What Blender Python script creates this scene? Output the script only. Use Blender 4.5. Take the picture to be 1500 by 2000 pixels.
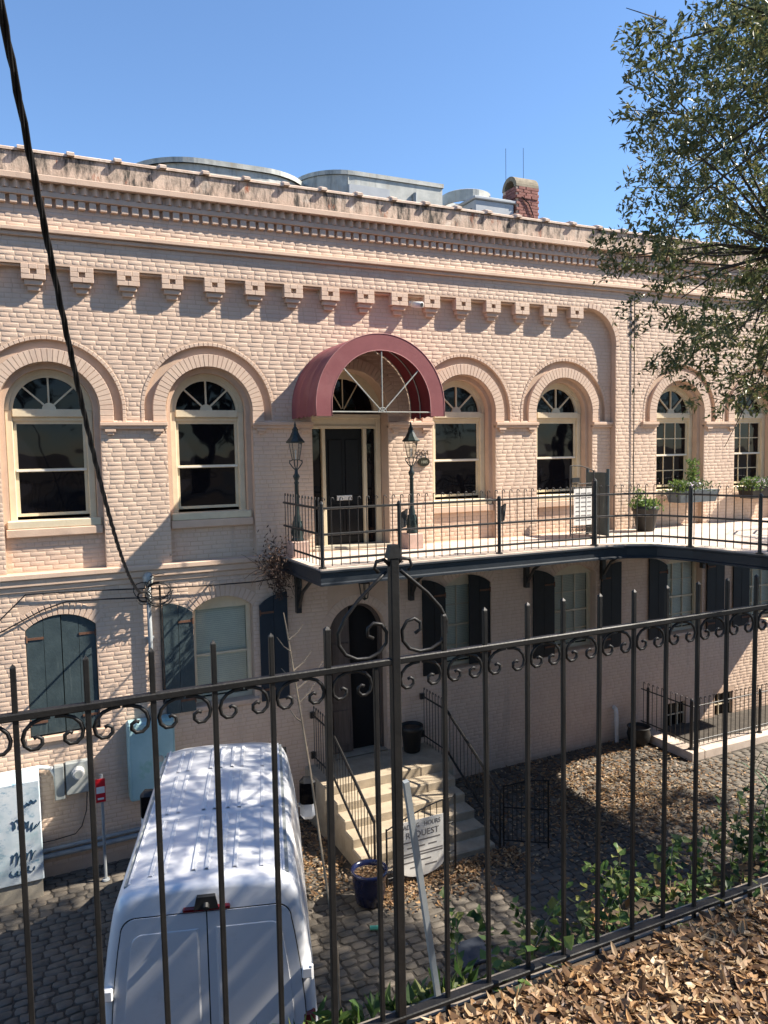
import bpy, math, random
import numpy as np
from math import sin, cos, pi, radians, sqrt, atan2
from mathutils import Matrix, Vector
random.seed(7); rng = np.random.default_rng(11)
for o in list(bpy.data.objects): bpy.data.objects.remove(o)
scene = bpy.context.scene; COL = scene.collection

# ------------------------------------------------------------------ camera, world, sun, exposure
EYE = Vector((0.0, -12.6, 6.3))
Rr = (0.9035122, -0.4281718, -0.0182897); Rd = (-0.0496860, -0.0622656, -0.9968221); Rf = (0.4256723, 0.9015497, -0.0775318)
cam = bpy.data.cameras.new('camera'); cam.sensor_fit = 'VERTICAL'; cam.sensor_height = 36; cam.lens = 27.0
cam.clip_start = 0.05; cam.clip_end = 3000
camo = bpy.data.objects.new('camera', cam); COL.objects.link(camo)
camo.matrix_world = Matrix(((Rr[0], -Rd[0], -Rf[0], EYE.x), (Rr[1], -Rd[1], -Rf[1], EYE.y), (Rr[2], -Rd[2], -Rf[2], EYE.z), (0, 0, 0, 1)))
scene.camera = camo
SUN_EL = radians(43.7); SUN_AZ = radians(70)            # azimuth measured from the facade normal (-y) towards +x
SUN = Vector((sin(SUN_AZ)*cos(SUN_EL), -cos(SUN_AZ)*cos(SUN_EL), sin(SUN_EL)))
w = bpy.data.worlds.new('World'); scene.world = w; w.use_nodes = True
nt = w.node_tree; nt.nodes.clear()
sky = nt.nodes.new('ShaderNodeTexSky'); sky.sky_type = 'NISHITA'; sky.sun_disc = False
sky.sun_elevation = SUN_EL; sky.sun_rotation = atan2(SUN.x, SUN.y)
sky.air_density = 1.05; sky.dust_density = 0.0; sky.ozone_density = 6.5; sky.altitude = 0
bg = nt.nodes.new('ShaderNodeBackground'); bg.inputs['Strength'].default_value = 0.088
wo = nt.nodes.new('ShaderNodeOutputWorld'); nt.links.new(sky.outputs[0], bg.inputs[0]); nt.links.new(bg.outputs[0], wo.inputs[0])
sl = bpy.data.lights.new('sun', 'SUN'); sl.energy = 5.0; sl.angle = radians(0.5); sl.color = (1.0, 0.915, 0.79)
so = bpy.data.objects.new('sun', sl); COL.objects.link(so); so.rotation_euler = SUN.to_track_quat('Z', 'Y').to_euler(); so.location = (14, -20, 25)
scene.view_settings.view_transform = 'Standard'; scene.view_settings.look = 'None'
scene.view_settings.exposure = 1.33; scene.view_settings.gamma = 1.0
scene.render.engine = 'CYCLES'; scene.cycles.max_bounces = 5; scene.cycles.diffuse_bounces = 3; scene.cycles.glossy_bounces = 2; scene.cycles.transmission_bounces = 3; scene.cycles.transparent_max_bounces = 8

# ------------------------------------------------------------------ materials
def mat(name, c1, c2=None, rough=0.7, scale=6.0, bump=0.0, bscale=40.0, metal=0.0, spec=0.4, stains=None, stretch=None, detail=6.0, c3=None, coat=0.0, lo=0.35, hi=0.65):
    m = bpy.data.materials.new(name); m.use_nodes = True; n = m.node_tree; N = n.nodes; L = n.links
    b = N['Principled BSDF']; b.inputs['Roughness'].default_value = rough; b.inputs['Metallic'].default_value = metal
    b.inputs['Specular IOR Level'].default_value = spec
    if coat: b.inputs['Coat Weight'].default_value = coat; b.inputs['Coat Roughness'].default_value = 0.08
    geo = N.new('ShaderNodeNewGeometry'); pos = geo.outputs['Position']
    def mapped(st):
        mp = N.new('ShaderNodeMapping'); mp.inputs['Scale'].default_value = st; L.new(pos, mp.inputs['Vector']); return mp.outputs[0]
    vec = mapped(stretch) if stretch else pos
    if c2 is None: c2 = tuple(x*0.82 for x in c1)
    nz = N.new('ShaderNodeTexNoise'); nz.inputs['Scale'].default_value = scale; nz.inputs['Detail'].default_value = detail; nz.inputs['Roughness'].default_value = 0.62
    L.new(vec, nz.inputs['Vector'])
    r = N.new('ShaderNodeValToRGB'); r.color_ramp.elements[0].position = lo; r.color_ramp.elements[1].position = hi
    r.color_ramp.elements[0].color = (*c1, 1); r.color_ramp.elements[1].color = (*c2, 1)
    if c3: e = r.color_ramp.elements.new(0.5*(lo+hi)); e.color = (*c3, 1)
    L.new(nz.outputs['Fac'], r.inputs['Fac']); out = r.outputs['Color']
    for st in (stains or []):
        col, sc, a, bb, strch = st
        z2 = N.new('ShaderNodeTexNoise'); z2.inputs['Scale'].default_value = sc; z2.inputs['Detail'].default_value = 8; z2.inputs['Roughness'].default_value = 0.7
        L.new(mapped(strch), z2.inputs['Vector'])
        mr = N.new('ShaderNodeMapRange'); mr.inputs['From Min'].default_value = a; mr.inputs['From Max'].default_value = bb
        L.new(z2.outputs['Fac'], mr.inputs['Value'])
        mx = N.new('ShaderNodeMix'); mx.data_type = 'RGBA'; L.new(mr.outputs[0], mx.inputs['Factor']); L.new(out, mx.inputs['A']); mx.inputs['B'].default_value = (*col, 1)
        out = mx.outputs['Result']
    L.new(out, b.inputs['Base Color'])
    if bump:
        z3 = N.new('ShaderNodeTexNoise'); z3.inputs['Scale'].default_value = bscale; z3.inputs['Detail'].default_value = 5
        L.new(pos, z3.inputs['Vector']); bp = N.new('ShaderNodeBump'); bp.inputs['Strength'].default_value = bump; bp.inputs['Distance'].default_value = 0.01
        L.new(z3.outputs['Fac'], bp.inputs['Height']); L.new(bp.outputs[0], b.inputs['Normal'])
    return m
M_ = {}
M_['brick'] = mat('painted_brick', (0.64, 0.478, 0.365), (0.575, 0.412, 0.312), 0.6, 2.2, 0.22, 60, c3=(0.625, 0.468, 0.355),
                  stains=[((0.34, 0.26, 0.21), 1.1, 0.55, 0.80, (2.4, 1.6, 0.30)), ((0.28, 0.215, 0.175), 4.5, 0.63, 0.80, (3.0, 1.6, 0.22)), ((0.58, 0.43, 0.33), 0.7, 0.45, 0.65, (1, 1, 1)), ((0.69, 0.55, 0.41), 9, 0.6, 0.8, (1, 1, 1))])
M_['mortar'] = mat('painted_mortar', (0.58, 0.42, 0.31), (0.50, 0.355, 0.26), 0.75, 3, 0.3, 70)
M_['trim'] = mat('painted_trim', (0.62, 0.45, 0.335), (0.55, 0.39, 0.285), 0.65, 3, 0.2, 50, stains=[((0.30, 0.23, 0.19), 2.5, 0.58, 0.82, (1, 1, 1)), ((0.22, 0.17, 0.14), 6, 0.62, 0.8, (3, 1, 0.5))])
M_['stucco'] = mat('weathered_stucco', (0.60, 0.47, 0.37), (0.47, 0.36, 0.28), 0.85, 3.2, 0.5, 35,
                   stains=[((0.20, 0.165, 0.13), 1.6, 0.50, 0.68, (2.0, 1, 1.0)), ((0.66, 0.58, 0.49), 2.6, 0.56, 0.70, (1.5, 1, 1.0)), ((0.05, 0.044, 0.037), 2.6, 0.47, 0.62, (2.6, 1, 0.8)), ((0.30, 0.10, 0.05), 2.4, 0.60, 0.70, (2.6, 1, 1.0)), ((0.06, 0.055, 0.045), 7, 0.54, 0.75, (4, 1, 0.35))])
M_['coping'] = mat('coping_tile', (0.66, 0.53, 0.43), (0.50, 0.37, 0.28), 0.75, 6, 0.3, 40, stains=[((0.16, 0.13, 0.10), 5, 0.6, 0.8, (1, 1, 1))])
M_['cream'] = mat('cream_wood', (0.68, 0.58, 0.41), (0.60, 0.505, 0.35), 0.5, 5, 0.15, 30, stains=[((0.36, 0.28, 0.17), 4, 0.66, 0.85, (1, 1, 0.4))])
M_['white_rail'] = mat('white_sash', (0.80, 0.76, 0.68), (0.72, 0.67, 0.58), 0.45, 5)
M_['awning'] = mat('maroon_canvas', (0.255, 0.080, 0.086), (0.215, 0.064, 0.071), 0.75, 2.5, 0.2, 160, stains=[((0.31, 0.125, 0.125), 1.2, 0.52, 0.8, (1, 1, 1)), ((0.17, 0.055, 0.06), 3.5, 0.6, 0.8, (1, 1, 0.4))])
M_['awn_edge'] = mat('faded_maroon_edge', (0.40, 0.20, 0.19), (0.33, 0.14, 0.14), 0.8, 6)
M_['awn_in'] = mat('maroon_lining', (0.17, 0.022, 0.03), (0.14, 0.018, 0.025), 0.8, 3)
M_['iron'] = mat('black_iron', (0.012, 0.012, 0.013), (0.028, 0.026, 0.024), 0.42, 25, 0.3, 120, spec=0.5, stains=[((0.05, 0.03, 0.018), 30, 0.62, 0.8, (1, 1, 1))])
M_['iron2'] = mat('iron_paint_worn', (0.006, 0.006, 0.0065), (0.013, 0.012, 0.0115), 0.5, 14, 0.12, 90, spec=0.3, stains=[((0.05, 0.042, 0.035), 40, 0.62, 0.8, (1, 1, 0.3)), ((0.045, 0.024, 0.014), 18, 0.68, 0.8, (1, 1, 1))])
M_['darkgreen'] = mat('dark_green_lamp', (0.012, 0.022, 0.021), (0.03, 0.042, 0.04), 0.35, 12, 0.1, 60)
M_['shutter'] = mat('green_shutter', (0.046, 0.068, 0.073), (0.030, 0.047, 0.053), 0.6, 5, 0.3, 30, stains=[((0.12, 0.15, 0.145), 6, 0.58, 0.8, (2, 1, 0.2))])
M_['shutdark'] = mat('black_shutter', (0.004, 0.005, 0.006), (0.007, 0.009, 0.011), 0.55, 6)
M_['navy'] = mat('navy_shutter', (0.014, 0.024, 0.036), (0.010, 0.018, 0.028), 0.55, 6)
M_['fascia'] = mat('painted_steel_fascia', (0.024, 0.030, 0.038), (0.016, 0.021, 0.028), 0.5, 3, 0.2, 30)
M_['slab'] = mat('balcony_concrete', (0.60, 0.50, 0.42), (0.48, 0.39, 0.32), 0.85, 3, 0.3, 40, stains=[((0.25, 0.19, 0.15), 1.5, 0.6, 0.8, (1, 1, 1))])
M_['conc'] = mat('concrete', (0.42, 0.37, 0.29), (0.30, 0.265, 0.21), 0.85, 2.5, 0.4, 50, stains=[((0.14, 0.13, 0.10), 2.2, 0.55, 0.75, (1, 1, 1))])
M_['concgrey'] = mat('grey_concrete', (0.22, 0.21, 0.195), (0.15, 0.145, 0.135), 0.9, 2.5, 0.4, 50)
M_['step'] = mat('step_stone', (0.42, 0.345, 0.25), (0.31, 0.255, 0.185), 0.8, 4, 0.3, 50, stains=[((0.2, 0.17, 0.12), 2.5, 0.58, 0.75, (1, 1, 1))])
M_['cobble'] = mat('cobblestone', (0.165, 0.138, 0.108), (0.085, 0.075, 0.062), 0.8, 3.1, 0.6, 45, c3=(0.125, 0.108, 0.088), stains=[((0.23, 0.20, 0.155), 8, 0.6, 0.75, (1, 1, 1)), ((0.07, 0.06, 0.048), 1.1, 0.52, 0.7, (1, 1, 1))])
M_['dirt'] = mat('alley_dirt', (0.075, 0.063, 0.05), (0.042, 0.036, 0.03), 0.95, 6, 0.6, 60)
M_['soil'] = mat('street_soil', (0.11, 0.078, 0.05), (0.06, 0.043, 0.03), 0.95, 9, 0.6, 60)
M_['asphalt'] = mat('asphalt', (0.05, 0.05, 0.05), (0.038, 0.038, 0.04), 0.9, 8, 0.3, 80)
M_['rwall'] = mat('retaining_stone', (0.26, 0.22, 0.18), (0.16, 0.135, 0.11), 0.9, 3, 0.6, 20)
M_['van'] = mat('van_paint', (0.76, 0.77, 0.79), (0.73, 0.74, 0.76), 0.32, 2, 0.0, coat=0.4, spec=0.5, stains=[((0.60, 0.60, 0.585), 3, 0.55, 0.85, (1, 1, 1))])
M_['vandark'] = mat('van_black_plastic', (0.012, 0.012, 0.013), (0.02, 0.02, 0.02), 0.5, 10)
M_['seam'] = mat('van_seam', (0.02, 0.022, 0.025), (0.03, 0.03, 0.03), 0.8, 10)
M_['red'] = mat('red_lens', (0.20, 0.006, 0.010), (0.14, 0.004, 0.007), 0.2, 8, coat=0.5)
M_['tyre'] = mat('tyre', (0.012, 0.012, 0.012), (0.02, 0.02, 0.02), 0.85, 20)
M_['alu'] = mat('galvanised', (0.46, 0.46, 0.42), (0.31, 0.32, 0.30), 0.5, 3.5, 0.15, 20, metal=0.12, stains=[((0.27, 0.20, 0.11), 2.2, 0.55, 0.75, (1.5, 1.5, 0.25)), ((0.13, 0.135, 0.13), 2.2, 0.54, 0.75, (2.5, 2.5, 0.25))])
M_['grey_metal'] = mat('grey_unit', (0.38, 0.40, 0.42), (0.32, 0.34, 0.36), 0.5, 3, 0.1, 20)
M_['meter'] = mat('meter_box', (0.33, 0.35, 0.34), (0.26, 0.28, 0.27), 0.5, 6)
M_['conduit'] = mat('grey_conduit', (0.30, 0.32, 0.33), (0.22, 0.24, 0.25), 0.5, 8)
M_['pvc'] = mat('white_pvc', (0.70, 0.69, 0.66), (0.6, 0.59, 0.56), 0.5, 8)
M_['cabinet'] = mat('blue_green_cabinet', (0.33, 0.50, 0.52), (0.27, 0.43, 0.45), 0.5, 3, stains=[((0.20, 0.40, 0.34), 2.5, 0.58, 0.7, (1, 1, 1))])
M_['graffiti'] = mat('graffiti_panel', (0.62, 0.66, 0.68), (0.44, 0.52, 0.57), 0.6, 3.0, stains=[((0.16, 0.30, 0.40), 5, 0.55, 0.66, (1, 1, 2.0)), ((0.30, 0.42, 0.46), 2.5, 0.5, 0.7, (1, 1, 1.0))])
M_['ink'] = mat('blue_ink', (0.02, 0.05, 0.09), (0.03, 0.09, 0.15), 0.6, 20)
M_['sign_red'] = mat('red_sign', (0.50, 0.012, 0.02), (0.45, 0.01, 0.017), 0.4, 8)
M_['sign_white'] = mat('white_sign', (0.72, 0.71, 0.68), (0.64, 0.63, 0.60), 0.5, 8)
M_['sign_grey'] = mat('grey_sign_ink', (0.12, 0.115, 0.115), (0.17, 0.16, 0.155), 0.6, 8)
M_['plaque'] = mat('dark_bronze', (0.028, 0.025, 0.016), (0.04, 0.036, 0.022), 0.35, 12, metal=0.3)
M_['plaque_l'] = mat('plaque_letter', (0.34, 0.33, 0.25), (0.3, 0.29, 0.22), 0.5, 12)
M_['numeral'] = mat('numeral_brown', (0.05, 0.033, 0.022), (0.07, 0.045, 0.03), 0.5, 12)
M_['door'] = mat('black_door', (0.006, 0.006, 0.008), (0.009, 0.009, 0.011), 0.3, 4, spec=0.2)
M_['olddoor'] = mat('brown_door', (0.13, 0.10, 0.085), (0.085, 0.066, 0.056), 0.55, 5, 0.2, 30, stretch=(6, 6, 0.6))
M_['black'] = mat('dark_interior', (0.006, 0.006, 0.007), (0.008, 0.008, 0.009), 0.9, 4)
M_['slat'] = mat('blind_slat', (0.80, 0.76, 0.60), (0.72, 0.68, 0.54), 0.6, 4)
M_['chim'] = mat('chimney_brick', (0.30, 0.125, 0.10), (0.20, 0.085, 0.07), 0.85, 8, 0.4, 40, stains=[((0.36, 0.20, 0.165), 14, 0.58, 0.7, (1, 1, 1))])
M_['chimcap'] = mat('chimney_cap', (0.26, 0.22, 0.16), (0.17, 0.145, 0.105), 0.9, 8, 0.4, 40)
M_['bluepot'] = mat('blue_glaze', (0.008, 0.012, 0.045), (0.010, 0.016, 0.06), 0.2, 6, coat=0.3)
M_['blackpot'] = mat('black_pot', (0.012, 0.012, 0.012), (0.02, 0.018, 0.016), 0.55, 10)
M_['pinkbase'] = mat('painted_plinth', (0.52, 0.36, 0.30), (0.42, 0.29, 0.24), 0.8, 8, 0.2, 40)
M_['boxgrey'] = mat('window_box_grey', (0.12, 0.15, 0.17), (0.09, 0.115, 0.13), 0.6, 6)
M_['bark'] = mat('bark', (0.075, 0.062, 0.050), (0.042, 0.035, 0.029), 0.9, 14, 0.8, 30, stretch=(1, 1, 0.4))
M_['twig'] = mat('dry_twig', (0.24, 0.20, 0.15), (0.15, 0.12, 0.09), 0.9, 20)
M_['cable'] = mat('black_cable', (0.008, 0.008, 0.009), (0.016, 0.015, 0.015), 0.55, 12)
M_['rust'] = mat('rusty_hinge', (0.16, 0.075, 0.045), (0.10, 0.05, 0.03), 0.8, 20)
M_['bounce_orange'] = mat('bounce_lit_wall', (0.50, 0.22, 0.13), (0.40, 0.17, 0.10), 0.8, 4, 0.3, 40)  # orange of sunlight bounced onto the wall, put into the colour
M_['slate'] = mat('slate_slab', (0.05, 0.06, 0.08), (0.036, 0.044, 0.06), 0.6, 5, 0.2, 30)
M_['green_plastic'] = mat('green_plastic', (0.12, 0.45, 0.32), (0.10, 0.40, 0.28), 0.4, 8)
M_['flower'] = mat('pale_flower', (0.55, 0.45, 0.62), (0.70, 0.66, 0.70), 0.7, 60)

def glass_mat():
    m = bpy.data.materials.new('dark_window_glass'); m.use_nodes = True; n = m.node_tree; N = n.nodes; L = n.links
    b = N['Principled BSDF']; b.inputs['Base Color'].default_value = (0.005, 0.005, 0.007, 1); b.inputs['Roughness'].default_value = 0.03
    b.inputs['Specular IOR Level'].default_value = 0.22
    g = N.new('ShaderNodeNewGeometry'); z = N.new('ShaderNodeTexNoise'); z.inputs['Scale'].default_value = 1.7; z.inputs['Detail'].default_value = 1
    L.new(g.outputs['Position'], z.inputs['Vector']); bp = N.new('ShaderNodeBump'); bp.inputs['Strength'].default_value = 0.12; bp.inputs['Distance'].default_value = 0.08
    L.new(z.outputs['Fac'], bp.inputs['Height']); L.new(bp.outputs[0], b.inputs['Normal'])
    return m
M_['glass'] = glass_mat()
def clear_mat():
    m = bpy.data.materials.new('clear_glass'); m.use_nodes = True; n = m.node_tree; N = n.nodes; L = n.links
    N.remove(N['Principled BSDF']); t = N.new('ShaderNodeBsdfTransparent'); t.inputs[0].default_value = (0.92, 0.94, 0.93, 1); g = N.new('ShaderNodeBsdfGlossy'); g.inputs['Roughness'].default_value = 0.03
    f = N.new('ShaderNodeFresnel'); f.inputs[0].default_value = 1.25; mx = N.new('ShaderNodeMixShader')
    L.new(f.outputs[0], mx.inputs[0]); L.new(t.outputs[0], mx.inputs[1]); L.new(g.outputs[0], mx.inputs[2]); L.new(mx.outputs[0], N['Material Output'].inputs['Surface'])
    return m
M_['clear'] = clear_mat()
def leaf_mat(name, cols, trans=0.35, rough=0.5, sc=3.0):
    m = bpy.data.materials.new(name); m.use_nodes = True; n = m.node_tree; N = n.nodes; L = n.links
    b = N['Principled BSDF']; b.inputs['Roughness'].default_value = rough; b.inputs['Specular IOR Level'].default_value = 0.4
    g = N.new('ShaderNodeNewGeometry'); r = N.new('ShaderNodeValToRGB'); els = r.color_ramp.elements
    els[0].color = (*cols[0], 1); els[1].color = (*cols[-1], 1)
    for i, c in enumerate(cols[1:-1]): e = els.new((i+1)/(len(cols)-1)); e.color = (*c, 1)
    L.new(g.outputs['Random Per Island'], r.inputs['Fac']); L.new(r.outputs[0], b.inputs['Base Color'])
    t = N.new('ShaderNodeBsdfTranslucent'); L.new(r.outputs[0], t.inputs[0]); mx = N.new('ShaderNodeMixShader'); mx.inputs[0].default_value = trans
    L.new(b.outputs[0], mx.inputs[1]); L.new(t.outputs[0], mx.inputs[2]); L.new(mx.outputs[0], N['Material Output'].inputs['Surface'])
    return m
M_['oak'] = leaf_mat('oak_leaf', [(0.055, 0.078, 0.032), (0.090, 0.118, 0.046), (0.13, 0.15, 0.060), (0.165, 0.17, 0.068), (0.20, 0.18, 0.065)], 0.38, 0.36)
M_['ivy'] = leaf_mat('ivy_leaf', [(0.022, 0.052, 0.016), (0.040, 0.085, 0.022), (0.065, 0.125, 0.030), (0.12, 0.185, 0.045), (0.24, 0.24, 0.07), (0.05, 0.10, 0.025), (0.15, 0.20, 0.05)], 0.4)
M_['shrub'] = leaf_mat('shrub_leaf', [(0.05, 0.11, 0.03), (0.12, 0.20, 0.05), (0.22, 0.28, 0.07)], 0.35)
M_['strap'] = leaf_mat('strap_leaf', [(0.05, 0.09, 0.04), (0.10, 0.15, 0.06), (0.2, 0.24, 0.12)], 0.3)
M_['litter'] = leaf_mat('dead_leaf', [(0.09, 0.05, 0.028), (0.20, 0.115, 0.06), (0.30, 0.195, 0.105), (0.50, 0.37, 0.22), (0.15, 0.08, 0.042), (0.42, 0.25, 0.115), (0.27, 0.15, 0.07)], 0.2, 0.5)
M_['deadvine'] = leaf_mat('dead_vine', [(0.045, 0.028, 0.02), (0.09, 0.05, 0.035), (0.06, 0.04, 0.03)], 0.15, 0.8)

# ------------------------------------------------------------------ mesh helpers
class MB:
    def __init__(s): s.v = []; s.f = []; s.sm = False
    def add(s, vs, fs):
        k = len(s.v); s.v += [tuple(p) for p in vs]; s.f += [tuple(i+k for i in f) for f in fs]; return s
    def box(s, x0, x1, y0, y1, z0, z1):
        return s.add([(x0,y0,z0),(x1,y0,z0),(x1,y1,z0),(x0,y1,z0),(x0,y0,z1),(x1,y0,z1),(x1,y1,z1),(x0,y1,z1)],
                     [(0,3,2,1),(4,5,6,7),(0,1,5,4),(1,2,6,5),(2,3,7,6),(3,0,4,7)])
    def bbox(s, x0, x1, y0, y1, z0, z1, b=0.006):       # bevelled box: 24 verts
        vs = []; idx = {}
        for ix, X in ((0, x0), (1, x1)):
            for iy, Y in ((0, y0), (1, y1)):
                for iz, Z in ((0, z0), (1, z1)):
                    sx, sy, sz = (1-2*ix)*b, (1-2*iy)*b, (1-2*iz)*b
                    idx[ix,iy,iz] = len(vs); vs += [(X, Y+sy, Z+sz), (X+sx, Y, Z+sz), (X+sx, Y+sy, Z)]
        fs = []
        for a in range(3):
            for e in (0, 1):
                o = [k for k in range(3) if k != a]; q = []
                for (p, r) in ((0,0),(1,0),(1,1),(0,1)):
                    k = [0,0,0]; k[a] = e; k[o[0]] = p; k[o[1]] = r; q.append(idx[tuple(k)]+a)
                fs.append(tuple(q))
        for a in range(3):
            o = [k for k in range(3) if k != a]
            for p in (0,1):
                for r in (0,1):
                    k0 = [0,0,0]; k0[o[0]] = p; k0[o[1]] = r; k1 = list(k0); k1[a] = 1
                    fs.append((idx[tuple(k0)]+o[0], idx[tuple(k1)]+o[0], idx[tuple(k1)]+o[1], idx[tuple(k0)]+o[1]))
        for k in idx: fs.append((idx[k], idx[k]+1, idx[k]+2))
        return s.add(vs, fs)
    def quad(s, *p): return s.add(p, [tuple(range(len(p)))])
    def tube(s, pts, r, n=6, cap=True, up=None):
        pts = [Vector(p) for p in pts]; rs = r if isinstance(r, (list, tuple)) else [r]*len(pts); k = len(s.v); prev = None
        for i, p in enumerate(pts):
            t = (pts[min(i+1, len(pts)-1)]-pts[max(i-1, 0)]).normalized()
            a = prev if prev is not None else (Vector((0,0,1)) if abs(t.z) < 0.9 else Vector((1,0,0)))
            u = (a-t*a.dot(t)).normalized(); prev = u; v = t.cross(u)
            off = pi/4 if n == 4 else 0
            for j in range(n): an = 2*pi*j/n+off; q = p+(u*cos(an)+v*sin(an))*rs[i]; s.v.append(tuple(q))
        for i in range(len(pts)-1):
            for j in range(n): a = k+i*n+j; b = k+i*n+(j+1)%n; s.f.append((a, b, b+n, a+n))
        if cap: s.f.append(tuple(k+j for j in range(n))[::-1]); s.f.append(tuple(k+(len(pts)-1)*n+j for j in range(n)))
        return s
    def lathe(s, prof, c=(0,0,0), n=16):
        k = len(s.v)
        for (r, z) in prof:
            for j in range(n): s.v.append((c[0]+r*cos(2*pi*j/n), c[1]+r*sin(2*pi*j/n), c[2]+z))
        for i in range(len(prof)-1):
            for j in range(n): a = k+i*n+j; b = k+i*n+(j+1)%n; s.f.append((a, b, b+n, a+n))
        return s
    def prism_y(s, poly, y0, y1, back=True):            # polygon in x,z extruded along y
        n = len(poly); k = len(s.v); s.v += [(x, y0, z) for x, z in poly]+[(x, y1, z) for x, z in poly]
        s.f.append(tuple(k+i for i in range(n)))
        if back: s.f.append(tuple(k+n+i for i in range(n))[::-1])
        for i in range(n): j = (i+1)%n; s.f.append((k+i, k+n+i, k+n+j, k+j))
        return s
    def strip(s, A, B):                                 # ruled surface between two polylines
        k = len(s.v); n = len(A); s.v += [tuple(p) for p in A]+[tuple(p) for p in B]
        for i in range(n-1): s.f.append((k+i, k+i+1, k+n+i+1, k+n+i))
        return s
    def mesh(s, name, m, smooth=False):
        me = bpy.data.meshes.new(name); me.from_pydata(s.v, [], s.f); me.materials.append(M_[m] if isinstance(m, str) else m)
        if smooth or s.sm: me.polygons.foreach_set('use_smooth', [True]*len(me.polygons))
        me.update(); return me
    def obj(s, name, m, parent=None, smooth=False, fix=True):
        me = s.mesh(name, m, smooth)
        return place(me, name, parent)
def npmesh(name, V, Fq, m):
    me = bpy.data.meshes.new(name); V = np.asarray(V, np.float32); Fq = np.asarray(Fq, np.int32); k = Fq.shape[1]
    me.vertices.add(len(V)); me.vertices.foreach_set('co', V.ravel()); me.loops.add(Fq.size); me.loops.foreach_set('vertex_index', Fq.ravel())
    me.polygons.add(len(Fq)); me.polygons.foreach_set('loop_start', np.arange(0, Fq.size, k, dtype=np.int32)); me.update(calc_edges=True)
    me.polygons.foreach_set('use_smooth', [False]*len(Fq)); me.materials.append(M_[m]); return me
def place(me, name, parent=None, loc=None, rot=None, scale=None, local=False):
    o = bpy.data.objects.new(name, me); COL.objects.link(o)
    if loc: o.location = loc
    if rot: o.rotation_euler = rot
    if scale: o.scale = scale
    if parent is not None:
        o.parent = parent
        if not local:
            o.matrix_parent_inverse = Matrix.Translation(-parent.location)
    return o
def tag(o, label=None, cat=None, group=None, kind=None):
    if label: o['label'] = label
    if cat: o['category'] = cat
    if group: o['group'] = group
    if kind: o['kind'] = kind
    return o
def thing(name, label, cat, loc=(0,0,0), rz=0, group=None):
    o = bpy.data.objects.new(name, None); COL.objects.link(o); o.location = loc; o.rotation_euler = (0,0,rz); o.empty_display_size = 0.2
    return tag(o, label, cat, group)
def structure(mb, name, m): return tag(mb.obj(name, m), kind='structure')
def copy_tree(o, loc=None, rz=None, label=None):
    def rec(a, parent):
        c = a.copy(); COL.objects.link(c); c.parent = parent; c.matrix_parent_inverse = a.matrix_parent_inverse.copy()
        for ch in a.children: rec(ch, c)
        return c
    c = rec(o, None)
    if loc is not None: c.location = loc
    if rz is not None: c.rotation_euler = (0,0,rz)
    if label: c['label'] = label
    return c
def gz(x): return -0.155+0.0118*max(-6, min(14, x))     # the alley climbs a little to the right
STREET = 4.50

# ------------------------------------------------------------------ ground
g = MB(); xs = [-60, -30, -14, -6, 0, 4, 8, 11, 14, 20, 60]
for a, b in zip(xs[:-1], xs[1:]): g.quad((a,-10.7,gz(a)-0.024), (b,-10.7,gz(b)-0.024), (b,6,gz(b)-0.024), (a,6,gz(a)-0.024))
alley = structure(g, 'alley_ground', 'dirt')
structure(MB().quad((-400,-500,STREET), (400,-500,STREET), (400,-10.55,STREET), (-400,-10.55,STREET)), 'street_ground', 'soil')
structure(MB().quad((-400,-32,STREET+.004), (400,-32,STREET+.004), (400,-17,STREET+.004), (-400,-17,STREET+.004)), 'road', 'asphalt')
structure(MB().quad((-900,40,-0.4), (900,40,-0.4), (900,1500,-0.4), (-900,1500,-0.4)), 'far_ground', 'soil')
rw = MB().box(-60, 60, -10.62, -10.44, -0.6, 4.47); rw.prism_y([(0,0),(1,0),(1,1)], 0, 0) if False else None
ret = rw.obj('retaining_wall', 'rwall'); tag(ret, 'stone retaining wall below the black fence', 'wall')
lb = MB(); LP = [(1.30,-10.45),(1.6,-10.15),(2.1,-9.85),(3.1,-9.80),(4.5,-9.85),(9.0,-9.85),(9.0,-10.45)]
lb.add([(x,y,4.08) for x,y in LP]+[(x,y,-0.4) for x,y in LP], [tuple(range(7))]+[(i+7,(i+1)%7+7,(i+1)%7,i) for i in range(7)])
structure(lb, 'planting_ledge', 'soil')

# cobbles
def cobble_proto(seed):
    r = random.Random(seed); n = 8; vs = []; fs = []
    for ring, (sc, z) in enumerate(((1.0, -0.02), (0.96, 0.014), (0.84, 0.021))):
        for j in range(n):
            a = 2*pi*j/n; e = 1/(abs(cos(a))**5+abs(sin(a))**5)**(1/5)
            jit = 1+0.07*sin(seed*3.7+j*2.1); vs.append((0.5*cos(a)*e*sc*jit, 0.5*sin(a)*e*sc*jit, z+0.004*sin(seed+j*1.7)))
    vs.append((0, 0, 0.0235))
    for k in range(2):
        for j in range(n): fs.append((k*n+j, k*n+(j+1)%n, (k+1)*n+(j+1)%n, (k+1)*n+j))
    for j in range(n): fs.append((2*n+j, 2*n+(j+1)%n, 3*n))
    return vs, fs
PROT = [cobble_proto(i) for i in range(6)]
PM = []
for v, f in PROT:
    b = MB(); b.add(v, f); PM.append(b.mesh('cobblestone', 'cobble', True))
def in_step(x, y): return 4.25 < x < 6.75 and y > -2.62
cob = []
y = -9.6; row = 0
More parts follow.
